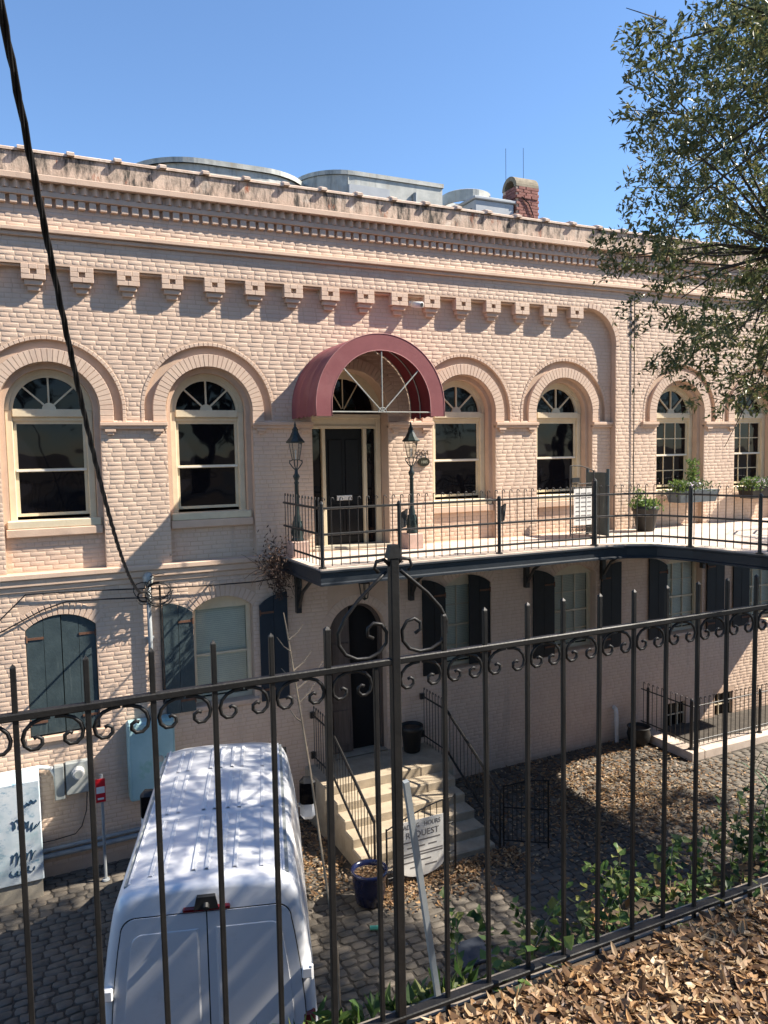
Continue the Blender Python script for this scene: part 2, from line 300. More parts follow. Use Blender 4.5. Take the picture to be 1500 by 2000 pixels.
while y < -0.05:
    h = 0.142+0.02*sin(row*1.7); x = -2.6+random.random()*0.15
    while x < 14.5:
        L = random.uniform(0.14, 0.27)
        if not in_step(x+L/2, y) and not (x > 11.7 and y > -1.7) and not (x > 1.3 and y < -9.2): cob.append((x+L/2, y+h/2+random.uniform(-.012,.012)+0.03*sin(x*1.3), L-0.004, h-0.002, random.uniform(-.12,.12), random.randrange(6), random.uniform(-0.004,0.005)))
        x += L
    y += h; row += 1
def dist2(c): return (c[0]-EYE.x)**2+(c[1]-EYE.y)**2
def vis(c):
    v = Vector((c[0],c[1],-0.1))-EYE; d = v.dot(Vector(Rf)); px = 750+1500*v.dot(Vector(Rr))/d; py = 1000+1500*v.dot(Vector(Rd))/d
    hid = (200 < px < 610 and py > 1460)
    return 0 < px < 1500 and py < 1990 and not hid
cv = [c for c in cob if vis(c)]; cv.sort(key=dist2); near = set(id(c) for c in cv[:300])
V = []; Fs3 = []; Fs4 = []
for c in cob:
    x, y, L, h, a, k, dz = c
    if id(c) in near:
        place(PM[k], 'cobblestone', alley, (x, y, gz(x)-0.035+dz), (dz*4, dz*3, a), (L, h, 1))
    else:
        vv, ff = PROT[k]; o = len(V); ca, sa = cos(a), sin(a)
        for (px, py, pz) in vv: px *= L; py *= h; V.append((x+px*ca-py*sa, y+px*sa+py*ca, gz(x)-0.035+dz+pz))
        for f in ff: (Fs4 if len(f) == 4 else Fs3).append(tuple(i+o for i in f))
me = bpy.data.meshes.new('cobbles'); me.from_pydata(V, [], Fs4+Fs3); me.materials.append(M_['cobble']); me.polygons.foreach_set('use_smooth', [True]*len(me.polygons))
cb = place(me, 'cobblestones', alley); cb['kind'] = 'stuff'

# ------------------------------------------------------------------ the building
B = thing('brick_building', 'long pink painted brick building with arched windows and bracketed cornice', 'building', (0, 0, 0))
XL, XR = -2.6, 18.2
ZC = 7.03; PY = -0.136                                   # arch centre height; plane of the proud band and right wing
UP = [(0.45, 0.0), (2.85, 0.0), (7.67, 0.0), (10.05, 0.0), (13.09, PY), (15.45, PY), (17.8, PY), (-1.95, 0.0)]
DOORX = 5.33
def arch_top(cx, r, zc=ZC): return lambda x: zc+sqrt(max(0, r*r-(x-cx)**2))
def lower_seg(cx, hw, zs, rise):
    R = (hw*hw+rise*rise)/(2*rise); return lambda x: zs-R+rise+sqrt(max(0, R*R-(x-cx)**2))
GR = 1.035
OPS_MAIN = [(cx-.70, cx+.70, 4.57, lambda x: 6.842) for cx, yy in UP if yy == 0.0]+[(cx-GR, cx+GR, 6.842, arch_top(cx, GR)) for cx, yy in UP if yy == 0.0]+[(DOORX-.73, DOORX+.73, 4.4, arch_top(DOORX, .73))]
OPS_WING = [(cx-.70, cx+.70, 4.57, lambda x: 6.842) for cx, yy in UP if yy != 0.0]+[(cx-GR, cx+GR, 6.842, arch_top(cx, GR)) for cx, yy in UP if yy != 0.0]
def bandtop(x): return 9.12 if x < 10.53 else 8.40+sqrt(max(0, .72**2-(x-10.53)**2))
OPS_PROUD = OPS_WING+[(XL-1, 11.25, 4.0, bandtop)]
LOW = [(0.45, 0.5, 2.06, 3.72, 'closed'), (2.95, 0.5, 2.16, 3.76, 'open'), (7.72, 0.52, 2.12, 3.72, 'half'), (10.31, 0.55, 2.12, 3.70, 'open'), (13.4, 0.55, 2.12, 3.70, 'open'), (16.0, 0.55, 2.12, 3.70, 'open')]
OPS_LOW = [(cx-hw, cx+hw, z0, lower_seg(cx, hw, zs, 0.2)) for cx, hw, z0, zs, st in LOW]+[(4.82, 5.94, 0.78, arch_top(5.38, .56, 3.03)), (12.9, 13.5, -0.05, lambda x: 0.52), (14.4, 15.0, -0.05, lambda x: 0.52)]
def wall_sheet(mb, X0, X1, Z0, Z1, y, ops):
    bp = {X0, X1}
    for a, b, z, t in ops:
        n = 28; bp |= {min(max(a+(b-a)*(1-cos(pi*i/n))/2, X0), X1) for i in range(n+1)} if b-a < 5 else {max(a, X0), b}|{10.53+.72*sin(pi/2*i/14) for i in range(15)}
    bp = sorted(bp)
    for a, b in zip(bp[:-1], bp[1:]):
        if b-a < 1e-6: continue
        m_ = (a+b)/2; zl = [(Z0, Z0)]; cuts = []
        for (p, q, zb, t) in ops:
            if p < m_ < q: cuts.append((max(zb, Z0), t(max(a, p)), t(min(b, q))))
        cuts.sort(); cur = (Z0, Z0)
        for zb, ta, tb in cuts:
            if zb > cur[0]+1e-5: mb.quad((a,y,cur[0]), (b,y,cur[1]), (b,y,zb), (a,y,zb))
            cur = (ta, tb)
        if cur[0] < Z1-1e-5: mb.quad((a,y,cur[0]), (b,y,cur[1]), (b,y,Z1), (a,y,Z1))
wm = MB()
wall_sheet(wm, XL, 11.25, 4.40, 9.16, 0.0, OPS_MAIN)
wall_sheet(wm, XL, XR, 4.40, 10.40, PY, OPS_PROUD)
wall_sheet(wm, XL, XR, -0.4, 4.41, 0.0, OPS_LOW)
# underside / return of the proud band and its arched end
op = [(XL, 9.12)]+[(10.53+.72*sin(pi/2*i/14), 8.40+.72*cos(pi/2*i/14)) for i in range(15)]+[(11.25, 4.4)]
op[0] = (XL, 9.12); op[1] = (10.53, 9.12)
wm.strip([(x, PY, z) for x, z in op], [(x, 0.02, z) for x, z in op])
# reveals, recess planes, jambs
def arch_line(cx, r, zb, zc=ZC, n=24): return [(cx-r, zb)]+[(cx-r*cos(pi*i/n), zc+r*sin(pi*i/n)) for i in range(n+1)]+[(cx+r, zb)]
for cx, yb in UP:
    A = arch_line(cx, .70, 4.57); A2 = arch_line(cx, .62, 4.57)
    wm.strip([(x,yb+.002,z) for x,z in A], [(x,yb+.12,z) for x,z in A])
    G1 = arch_line(cx, GR, 6.842); G0 = arch_line(cx, .70, 6.842); wm.strip([(x,yb,z) for x,z in G1], [(x,yb+.06,z) for x,z in G1]); wm.strip([(x,yb+.06,z) for x,z in G1], [(x,yb+.06,z) for x,z in G0])
    wm.strip([(x,yb+.12,z) for x,z in A], [(x,yb+.12,z) for x,z in A2])
    wm.strip([(x,yb+.12,z) for x,z in A2], [(x,yb+.36,z) for x,z in A2])
    wm.quad((cx-.70,yb+.122,4.45), (cx+.70,yb+.122,4.45), (cx+.70,yb+.122,5.14), (cx-.70,yb+.122,5.14))
A = arch_line(DOORX, .73, 4.4); wm.strip([(x,0,z) for x,z in A], [(x,.42,z) for x,z in A])
for (a, b, zb, t) in OPS_LOW:
    xs_ = [a+(b-a)*(1-cos(pi*i/20))/2 for i in range(21)]
    P_ = [(a, zb)]+[(x, t(x)) for x in xs_]+[(b, zb), (a, zb)]
    wm.strip([(x,0,z) for x,z in P_], [(x,.30,z) for x,z in P_])
wm.quad((XL,0,-.4), (XL,9,-.4), (XL,9,10.4), (XL,0,10.4)); wm.quad((XR,PY,-.4), (XR,9,-.4), (XR,9,10.4), (XR,PY,10.4)); wm.quad((XL,9,-.4), (XR,9,-.4), (XR,9,10.4), (XL,9,10.4))
wall = wm.obj('wall', 'mortar', B)
MB().quad((XL,.3,10.25), (XR,.3,10.25), (XR,9,10.25), (XL,9,10.25)).obj('roof', 'concgrey', B)

# bricks
bricks = []
def lay(X0, X1, Z0, Z1, y, blocks, relief, up):
    n = max(1, round((Z1-Z0)/0.0705)); h = (Z1-Z0)/n
    for r in range(n):
        za, zb = Z0+r*h, Z0+(r+1)*h; header = (r % 6 == 5)
        L = 0.11 if header else 0.218; x = X0-(0.5*L if r % 2 else 0)-random.random()*0.02
        while x < X1:
            l = L*(1+random.uniform(-.09, .09)); seg = [(max(x, X0), min(x+l, X1))]; x += l
            for bl in blocks:
                iv = bl(za, zb)
                if not iv: continue
                new = []
                for a, b in seg:
                    if iv[1] <= a or iv[0] >= b: new.append((a, b)); continue
                    if iv[0]-a > .02: new.append((a, iv[0]))
                    if b-iv[1] > .02: new.append((iv[1], b))
                seg = new
            for a, b in seg:
                if b-a > 0.035: bricks.append((y, a, b, za, zb, relief, up, b-a > .19 and not header))
def blk_arch(cx, half, rr, zb=4.4, zc=ZC):
    def f(za, zb_):
        if zb_ < zb: return None
        if za < 6.84: return (cx-half, cx+half)
        if za < zc: return (cx-rr, cx+rr)
        d = za-zc
        return (cx-sqrt(rr*rr-d*d), cx+sqrt(rr*rr-d*d)) if d < rr else None
    return f
def blk_rect(x0, x1, z0, z1): return lambda za, zb: (x0, x1) if (zb > z0+.01 and za < z1-.01) else None
bl_main = [blk_arch(cx, .70, 1.085) for cx, yy in UP if yy == 0]+[blk_arch(DOORX, .73, .95)]
lay(XL, 11.25, 4.60, 9.14, 0.0, bl_main, 0.0018, 1)
bl_wing = [blk_arch(cx, .70, 1.085) for cx, yy in UP if yy != 0]
def blk_band(za, zb):
    if za >= 9.12: return None
    if zb <= 8.40: return (XL-1, 11.25)
    d = min(.72, max(0, za-8.40)); return (XL-1, 10.53+sqrt(.72**2-d*d)+.10)
lay(XL, XR, 4.60, 9.50, PY, bl_wing+[blk_band], 0.0018, 1)
lay(XL, XR, 9.63, 9.95, PY, [], 0.0018, 1)
for cx, yb in UP: lay(cx-.70, cx+.70, 4.60, 5.11, yb+.122, [], 0.0018, 1)
def blk_low(cx, hw, z0, zs): return lambda za, zb: (cx-hw-.0, cx+hw+.0) if (zb > z0-.09 and za < zs) else ((cx-hw-.06, cx+hw+.06) if zs <= za < zs+.34 else None)
lay(XL, XR, 0.0, 4.30, 0.0, [blk_low(c[0], c[1], c[2], c[3]) for c in LOW]+[blk_arch(5.38, .56, .72, .7, 3.03), blk_rect(4.82, 5.94, .7, 3.03), blk_rect(12.85,13.55,-.1,.6), blk_rect(14.35,15.05,-.1,.6)], 0.0020, 0)
def pxsize(b):
    v = Vector(((b[1]+b[2])/2, b[0], (b[3]+b[4])/2))-EYE; d = v.dot(Vector(Rf)); px = 750+1500*v.dot(Vector(Rr))/d; py = 1000+1500*v.dot(Vector(Rd))/d
    return d if (4 < px < 1495 and 0 < py < 1900) else 99
cand = [b for b in bricks if b[6] and b[7] and b[0] == 0.0]; cand.sort(key=pxsize); sel = set(id(b) for b in cand[:300])
def brick_geo(a, b, za, zb, y, rel):
    gp = 0.0032; bv = 0.0075; a += gp; b -= gp; dz = random.uniform(-.0016, .0016); za += gp+dz; zb += dz-gp
    j = lambda: random.uniform(-.0012, .0012)
    f = y-rel-random.uniform(-.0006, .0022)
    q = bv*.55; r2 = bv+.012; yb_ = y-rel*.72
    return [(a,y+.002,za),(b,y+.002,za),(b,y+.002,zb),(a,y+.002,zb),
            (a+q+abs(j()),yb_,za+q+abs(j())),(b-q-abs(j()),yb_,za+q+abs(j())),(b-q-abs(j()),yb_,zb-q-abs(j())),(a+q+abs(j()),yb_,zb-q-abs(j())),
            (a+r2,f+j(),za+r2),(b-r2,f+j(),za+r2),(b-r2,f+j(),zb-r2),(a+r2,f+j(),zb-r2)]
BF4 = [(4,5,6,7),(0,1,5,4),(1,2,6,5),(2,3,7,6),(3,0,4,7)]; BF = BF4
BF2 = [(8,9,10,11)]+[(k,(k+1)%4,(k+1)%4+4,k+4) for k in range(4)]+[(k+4,(k+1)%4+4,(k+1)%4+8,k+8) for k in range(4)]
bm_protos = []
for k in range(5):
    p = MB(); p.add(brick_geo(-.109, .109, -.035, .035, 0, .0018), BF2); bm_protos.append(p.mesh('brick', 'brick', True))
V = []; Fq = []
for b in bricks:
    y, a, c, za, zb, rel, up, full = b
    if id(b) in sel:
        place(random.choice(bm_protos), 'brick', wall, ((a+c)/2, y, (za+zb)/2), None, ((c-a)/.218, 1, (zb-za)/.07))
    else:
        o = len(V); V += brick_geo(a, c, za, zb, y, rel); Fq += [tuple(i+o for i in f) for f in BF2]
bme = npmesh('brickwork', V, Fq, 'brick'); bme.polygons.foreach_set('use_smooth', [True]*len(Fq)); bo = place(bme, 'brickwork', wall); bo['kind'] = 'stuff'

# arches: voussoirs, hood mouldings, imposts, sills
vp = []
for k in range(4):
    p = MB(); w0, w1 = .033, .0415; r0, r1 = .705, .905; f = -.010-.003*k/3; e = .005
    p.add([(-w0,.004,r0),(w0,.004,r0),(w1,.004,r1),(-w1,.004,r1),(-w0+e,f,r0+e),(w0-e,f,r0+e),(w1-e,f,r1-e),(-w1+e,f,r1-e),(-w1,.062,r1),(w1,.062,r1)], BF+[(3,2,9,8)]); vp.append(p.mesh('voussoir', 'brick'))
rimp = []
for k in range(3):
    p = MB(); w0, w1 = .0345, .0365; r0, r1 = 1.036, 1.092; f = -.007-.003*k/2; e = .006; p.add([(-w0,.004,r0),(w0,.004,r0),(w1,.002,r1),(-w1,.002,r1),(-w0+e,f,r0+e*.5),(w0-e,f,r0+e*.5),(w1-e,f,r1-e),(-w1+e,f,r1-e)], BF); rimp.append(p.mesh('rim_brick', 'brick'))
rims = MB().bbox(-.027, .027, -.009, .004, -.029, .029, .005).mesh('rim_brick', 'brick')
def hood_mb(cx, y0, y1, r0, r1, zb):
    h = MB(); n = 36; pts_o = [(cx-r1, zb)]+[(cx-r1*cos(pi*i/n), ZC+r1*sin(pi*i/n)) for i in range(n+1)]+[(cx+r1, zb)]
    pts_i = [(cx-r0, zb)]+[(cx-r0*cos(pi*i/n), ZC+r0*sin(pi*i/n)) for i in range(n+1)]+[(cx+r0, zb)]
    h.strip([(x,y0,z) for x,z in pts_i], [(x,y0,z) for x,z in pts_o]); h.strip([(x,y0,z) for x,z in pts_o], [(x,y1,z) for x,z in pts_o]); h.strip([(x,y1,z) for x,z in pts_i], [(x,y0,z) for x,z in pts_i])
    h.quad((cx-r0,y0,zb),(cx-r1,y0,zb),(cx-r1,y1,zb),(cx-r0,y1,zb)); h.quad((cx+r0,y0,zb),(cx+r1,y0,zb),(cx+r1,y1,zb),(cx+r0,y1,zb))
    return h
for cx, yb in UP+[(DOORX, 0.0)]:
    s_ = 1.04 if cx == DOORX else 1.0
    if -1 < cx < 16.5:
        n = 34
        for i in range(n):
            a = pi*(i+.5)/n-pi/2
            place(random.choice(vp), 'voussoir', wall, (cx, yb, ZC), (0, a, 0), (s_, 1, s_))
        for sgn in (-1, 1):
            for k in range(2):
                p = MB(); x0, x1 = sorted((cx+sgn*.703*s_, cx+sgn*.905*s_)); z0 = 6.85+k*.09; p.bbox(x0, x1, yb-.010, yb+.061, z0, z0+.087, .005); p.obj('voussoir', 'brick', wall)
    if cx != DOORX and -1 < cx < 16.5:
        for i in range(44): place(random.choice(rimp), 'rim_brick', wall, (cx, yb, ZC), (0, pi*(i+.5)/44-pi/2, 0))
        for sgn in (-1, 1):
            for k in range(3): place(rimp[k], 'rim_brick', wall, (cx+sgn*1.0625, yb, 6.873+k*.062), (0, 0, 0), (.75, 1, 1)) if False else place(rims, 'rim_brick', wall, (cx+sgn*1.0625, yb, 6.873+k*.062))
def impost(x0, x1, yb, ends=(1, 1)):
    p = MB(); p.bbox(x0-.01, x1+.01, yb-.075, yb+.05, 6.785, 6.842, .006); p.bbox(x0, x1, yb-.05, yb+.05, 6.735, 6.785, .005)
    for k, xx in ((0, x0+.06), (1, x1-.22)):
        if ends[k] and x1-x0 > .5: p.bbox(xx, xx+.16, yb-.055, yb+.03, 6.69, 6.733, .005); p.bbox(xx+.03, xx+.13, yb-.04, yb+.03, 6.645, 6.69, .005)
    p.obj('impost', 'trim', B)
impost(1.15, 2.15, 0); impost(3.55, 4.60, 0); impost(6.06, 6.97, 0); impost(8.37, 9.35, 0); impost(10.75, 11.25, 0); impost(11.95, 12.39, PY); impost(13.79, 14.75, PY); impost(16.15, 17.1, PY); impost(-1.25, -.25, 0)

def upper_window(cx, yb, grid):
    yf = yb+.30; f = MB()
    a, bot, tr = .615, 5.36, 6.93
    f.bbox(cx-a, cx-a+.10, yf-.05, yf+.06, bot, ZC, .008); f.bbox(cx+a-.10, cx+a, yf-.05, yf+.06, bot, ZC, .008)
    f.bbox(cx-a+.10, cx+a-.10, yf-.075, yf+.06, tr, ZC+.02, .008); f.bbox(cx-a+.1, cx+a-.1, yf-.03, yf+.06, tr-.06, tr, .006)
    n = 24
    for r0, r1, yy in ((.555, .618, yf-.05), (.50, .555, yf-.022)):
        I = [(cx-r0*cos(pi*i/n), ZC+.0+r0*sin(pi*i/n)) for i in range(n+1)]; O = [(cx-r1*cos(pi*i/n), ZC+r1*sin(pi*i/n)) for i in range(n+1)]
        f.strip([(x,yy,z) for x,z in I], [(x,yy,z) for x,z in O]); f.strip([(x,yf+.06,z) for x,z in I], [(x,yy,z) for x,z in I])
    w_ = f.obj('window', 'cream', B)
    s = MB(); hi = .505                                                # fan bars, hub and sashes
    for an in (45, 90, 135):
        c_, s__ = cos(radians(an)), sin(radians(an)); px, pz = -s__*.013, c_*.013
        s.prism_y([(cx+c_*.07+px, ZC+.02+s__*.07+pz), (cx+c_*.07-px, ZC+.02+s__*.07-pz), (cx+c_*.505-px, ZC+s__*.505-pz), (cx+c_*.505+px, ZC+s__*.505+pz)], yf-.012, yf+.03)
    s.prism_y([(cx+.10*cos(pi*i/12), ZC+.018+.10*sin(pi*i/12)) for i in range(13)], yf-.016, yf+.03)
    s.obj('fan_bars', 'cream', w_)
    s = MB(); zm = 6.12
    for (z0, z1, yy) in ((zm-.02, tr-.06, yf+.0), (bot+.06, zm+.02, yf+.035)):
        s.box(cx-.515, cx-.465, yy, yy+.035, z0, z1); s.box(cx+.465, cx+.515, yy, yy+.035, z0, z1)
        s.box(cx-.465, cx+.465, yy, yy+.035, z1-.045, z1); s.box(cx-.465, cx+.465, yy, yy+.035, z0, z0+.045)
        if grid:
            for k in (1, 2): xx = cx-.465+.93*k/3; s.box(xx-.01, xx+.01, yy+.004, yy+.03, z0+.045, z1-.045)
            zz = (z0+z1)/2; s.box(cx-.465, cx+.465, yy+.006, yy+.028, zz-.01, zz+.01)
    s.obj('sash', 'cream', w_)
    MB().box(cx-.50, cx+.50, yf-.012, yf+.004, zm-.014, zm+.016).obj('meeting_rail', 'white_rail', w_)
    for (z0, z1, yy) in ((zm+.02, tr-.10, yf+.02), (bot+.10, zm-.02, yf+.055)):
        if grid:
            for c in range(3):
                for r in range(2):
                    xa = cx-.465+.31*c; za = z0+(z1-z0)*r/2; MB().quad((xa,yy,za),(xa+.31,yy,za),(xa+.31,yy,za+(z1-z0)/2),(xa,yy,za+(z1-z0)/2)).obj('pane', 'glass', w_)
        else:
            MB().quad((cx-.466,yy,z0-.004),(cx+.466,yy,z0-.004),(cx+.466,yy,z1+.004),(cx-.466,yy,z1+.004)).obj('pane', 'glass', w_)
    for k in range(4):
        a0, a1 = pi*k/4, pi*(k+1)/4; pts = [(cx, ZC+.02)]+[(cx+.51*cos(a0+(a1-a0)*i/6), ZC+.51*sin(a0+(a1-a0)*i/6)) for i in range(7)]
        MB().quad(*[(x, yf+.02, z) for x, z in pts]).obj('pane', 'glass', w_)
    p = MB(); p.bbox(cx-.66, cx+.66, yb+.07, yf+.05, 5.25, 5.37, .012); p.obj('sill', 'cream', w_)
    p = MB(); p.bbox(cx-.68, cx+.68, yb+.045, yb+.30, 5.125, 5.248, .010); p.obj('brick_sill', 'trim', w_)
for cx, yb in UP:
    if -1 < cx < 16.6: upper_window(cx, yb, cx > 12)
    else: MB().quad((cx-.62,yb+.32,4.6),(cx+.62,yb+.32,4.6),(cx+.62,yb+.32,7.7),(cx-.62,yb+.32,7.7)).obj('window', 'glass', B)

# string courses, dentils, cornice, parapet, coping
def course(name, x0, x1, y0, z0, z1, m='trim', y1=None): return MB().bbox(x0, x1, y0, PY+.03 if y1 is None else y1, z0, z1, .008).obj(name, m, B)
course('string_course', XL, XR, PY-.045, 9.50, 9.562); course('string_course', XL, XR, PY-.085, 9.564, 9.625)
course('cornice_band', XL, XR, PY-.085, 10.07, 10.148); course('cornice_band', XL, XR, PY-.165, 10.262, 10.352); course('cornice_band', XL, XR, PY-.05, 10.15, 10.26)
d1 = MB().bbox(-.05, .05, -.06, .03, 0, .118, .008).mesh('dentil', 'brick')
d2 = MB(); d2.add([(-.062,.0,0),(0,-.075,0),(.062,0,0),(-.062,0,.108),(0,-.075,.108),(.062,0,.108)], [(0,2,1),(3,4,5),(0,1,4,3),(1,2,5,4)]); d2 = d2.mesh('sawtooth_brick', 'brick')
x = -0.35
while x < 13.2:
    place(d1, 'dentil', B, (x, PY, 9.951)); place(d2, 'sawtooth_brick', B, (x+.05, PY-.05, 10.151)); x += .152
rest = MB(); 
while x < XR: rest.bbox(x-.05, x+.05, PY-.06, PY+.03, 9.951, 10.069, .008); x += .152
rest.obj('dentil_course', 'brick', B)
course('lower_strip', XL, 10.55, -.10, 9.085, 9.119, y1=.02)
MB().box(XL, XR, PY+.02, .35, 10.353, 10.70).obj('parapet', 'stucco', B)
tile = MB()
prof = [(-.19,-.012),(-.19,.022),(-.10,.062),(.03,.075),(.16,.062),(.25,.022),(.25,-.012)]
def tile_part(mb, x0, x1, s, dz): 
    A = [(x0, -.0+y*s+.03*(1-s), z*s+dz) for y, z in prof]; Bq = [(x1, y*s+.03*(1-s), z*s+dz) for y, z in prof]; mb.strip(A, Bq); mb.add(A, [tuple(range(7))]); mb.add(Bq, [tuple(range(7))[::-1]])
tile_part(tile, 0, .665, 1, 0); tile_part(tile, -.05, .05, 1.22, .014)
tm = tile.mesh('coping_tile', 'coping')
x = -1.08
while x < XR: place(tm, 'coping_tile', B, (x, PY+.185, 10.712), (random.uniform(-.02,.02), random.uniform(-.008,.008), random.uniform(-.006,.006))); x += .6605
# bracket row
def bracket_mesh():
    p = MB(); hw = .165
    for k, (a, b, c, d) in enumerate(((-hw,.0,0,.073),(.0,hw,0,.073),(-hw,-.042,.073,.147),(.042,hw,.073,.147),(-hw,-.06,.147,.22),(-.06,.06,.147,.22),(.06,hw,.147,.22))): p.bbox(a+.0015, b-.0015, -.1425-.0015*(k%3), .0, c+.0015, d-.0015, .004)
    p.box(-.05, .05, -.085, 0, .06, .16); p.box(-hw+.006, -.043, -.136, -.001, .004, .216); p.box(.043, hw-.006, -.136, -.001, .004, .216)
    p.bbox(-.125, .125, -.105, .0, -.075, -.001, .006); p.bbox(-.085, .085, -.062, 0, -.15, -.076, .006)
    return p.mesh('corbel_bracket', 'brick')
brm = bracket_mesh()
for i in range(-4, 16): place(brm, 'corbel_bracket', B, (.317+.6615*i, 0, 8.905))
# arched end of the band: a ring of bricks
for i in range(12):
    a = pi/2*(i+.5)/12; p = MB(); r0, r1, dw = .725, .82, .042
    cs, sn = sin(a), cos(a); tx, tz = sn, -cs
    P4 = [(10.53+cs*r+tx*s_*dw, 8.40+sn*r+tz*s_*dw) for r, s_ in ((r0,-1),(r0,1),(r1,1),(r1,-1))]
    p.prism_y(P4, PY-.010, PY+.002, False); p.obj('voussoir', 'brick', wall)
# cross ornament: flat dark plates paint in the shade of brick holes, drain line
p = MB()
for dx, dz in ((0,.075),(0,-.075),(.085,0),(-.085,0),(.085,.15),(-.085,.15),(.085,-.15),(-.085,-.15)): p.box(11.72+dx-.04, 11.72+dx+.04, PY-.014, PY-.0095, 8.83+dz-.034, 8.83+dz+.034)
p.obj('brick_ornament', 'plaque', B)
# base bands between the storeys
for x0, x1 in ((XL, XR),):
    MB().bbox(x0, x1, -.085, .14, 4.50, 4.585, .012).obj('base_band', 'trim', B); MB().bbox(x0, x1, -.055, .02, 4.39, 4.498, .012).obj('base_band', 'trim', B); MB().bbox(x0, x1, -.025, .02, 4.30, 4.388, .012).obj('base_band', 'trim', B)

# upper door
D = MB(); yf = .36
for a, b in ((DOORX-.72, DOORX-.62), (DOORX+.62, DOORX+.72)): D.bbox(a, b, yf-.06, yf+.06, 4.6, 6.92, .008)
for a, b in ((DOORX-.44, DOORX-.37), (DOORX+.37, DOORX+.44)): D.bbox(a, b, yf-.05, yf+.06, 4.6, 6.74, .008)
D.bbox(DOORX-.62, DOORX+.62, yf-.055, yf+.06, 6.74, 6.80, .008); D.bbox(DOORX-.72, DOORX+.72, yf-.085, yf+.06, 6.92, 7.0, .008); D.bbox(DOORX-.62, DOORX+.62, yf-.04, yf+.06, 6.80, 6.92, .006)
n = 20; I = [(DOORX-.60*cos(pi*i/n), ZC+.60*sin(pi*i/n)) for i in range(n+1)]; O = [(DOORX-.73*cos(pi*i/n), ZC+.73*sin(pi*i/n)) for i in range(n+1)]
D.strip([(x,yf-.05,z) for x,z in I], [(x,yf-.05,z) for x,z in O]); D.strip([(x,yf+.06,z) for x,z in I], [(x,yf-.05,z) for x,z in I])
for an in (60, 90, 120):
    c_, s__ = cos(radians(an)), sin(radians(an)); D.tube([(DOORX+.05*c_, yf, ZC+.02+.05*s__), (DOORX+.6*c_, yf, ZC+.6*s__)], .013, 4)
fr = D.obj('door_frame', 'cream', B)
p = MB(); p.box(DOORX-.37, DOORX+.37, yf+.02, yf+.07, 4.62, 6.74); dr = p.obj('door', 'door', B)
p = MB()
for z0, z1 in ((4.78, 5.36), (5.52, 6.55)):
    for a, b in ((-.30, -.03), (.03, .30)): p.bbox(DOORX+a, DOORX+b, yf+.004, yf+.021, z0, z1, .012)
p.obj('door_panel', 'door', dr)
MB().bbox(DOORX-.15, DOORX+.15, yf-.004, yf+.019, 5.44, 5.53, .004).obj('letter_plate', 'pvc', dr)
for a, b in ((DOORX-.62, DOORX-.44), (DOORX+.44, DOORX+.62)): MB().quad((a,yf+.02,4.62),(b,yf+.02,4.62),(b,yf+.02,6.74),(a,yf+.02,6.74)).obj('sidelight', 'glass', fr)
MB().quad(*[(x, yf+.03, z) for x, z in I]).obj('pane', 'glass', fr)
MB().bbox(DOORX-.75, DOORX+.75, -.02, .5, 4.585, 4.64, .01).obj('threshold', 'conc', fr)

# lower windows and shutters
def shutter(x0, x1, z0, topf, yy, m, planks=2, hinge=None, rot=None, label=None):
    w_ = (x1-x0)/planks; root = None; b = MB(); b.box(x0+.02, x1-.02, yy+.028, yy+.042, z0+.15, z0+.25); b.box(x0+.02, x1-.02, yy+.028, yy+.042, topf(x0)-.32, topf(x0)-.22)
    root = b.obj('shutter', m, B)
    for k in range(planks):
        a, c = x0+w_*k+.003, x0+w_*(k+1)-.003; n = 6
        poly = [(a, z0), (c, z0)]+[(c-(c-a)*i/n, topf(c-(c-a)*i/n)) for i in range(n+1)]
        MB().prism_y(poly, yy-.002*k, yy+.028).obj('plank', m, root)
    if hinge is not None:
        for zz in (z0+.2, topf((x0+x1)/2)-.28):
            p = MB(); p.box(min(hinge, hinge+(.24 if hinge < (x0+x1)/2 else -.24)), max(hinge, hinge+(.24 if hinge < (x0+x1)/2 else -.24)), yy-.012, yy-.003, zz-.018, zz+.018); p.tube([(hinge, yy-.01, zz-.05), (hinge, yy-.01, zz+.05)], .014, 6); p.obj('hinge', 'rust', root)
    return root
lv = []
p = MB(); p.add([(-.032,.002,0),(.032,.002,0),(.036,.002,.19),(-.036,.002,.19),(-.028,-.007,.005),(.028,-.007,.005),(.032,-.007,.185),(-.032,-.007,.185)], BF); lvm = p.mesh('voussoir', 'brick')
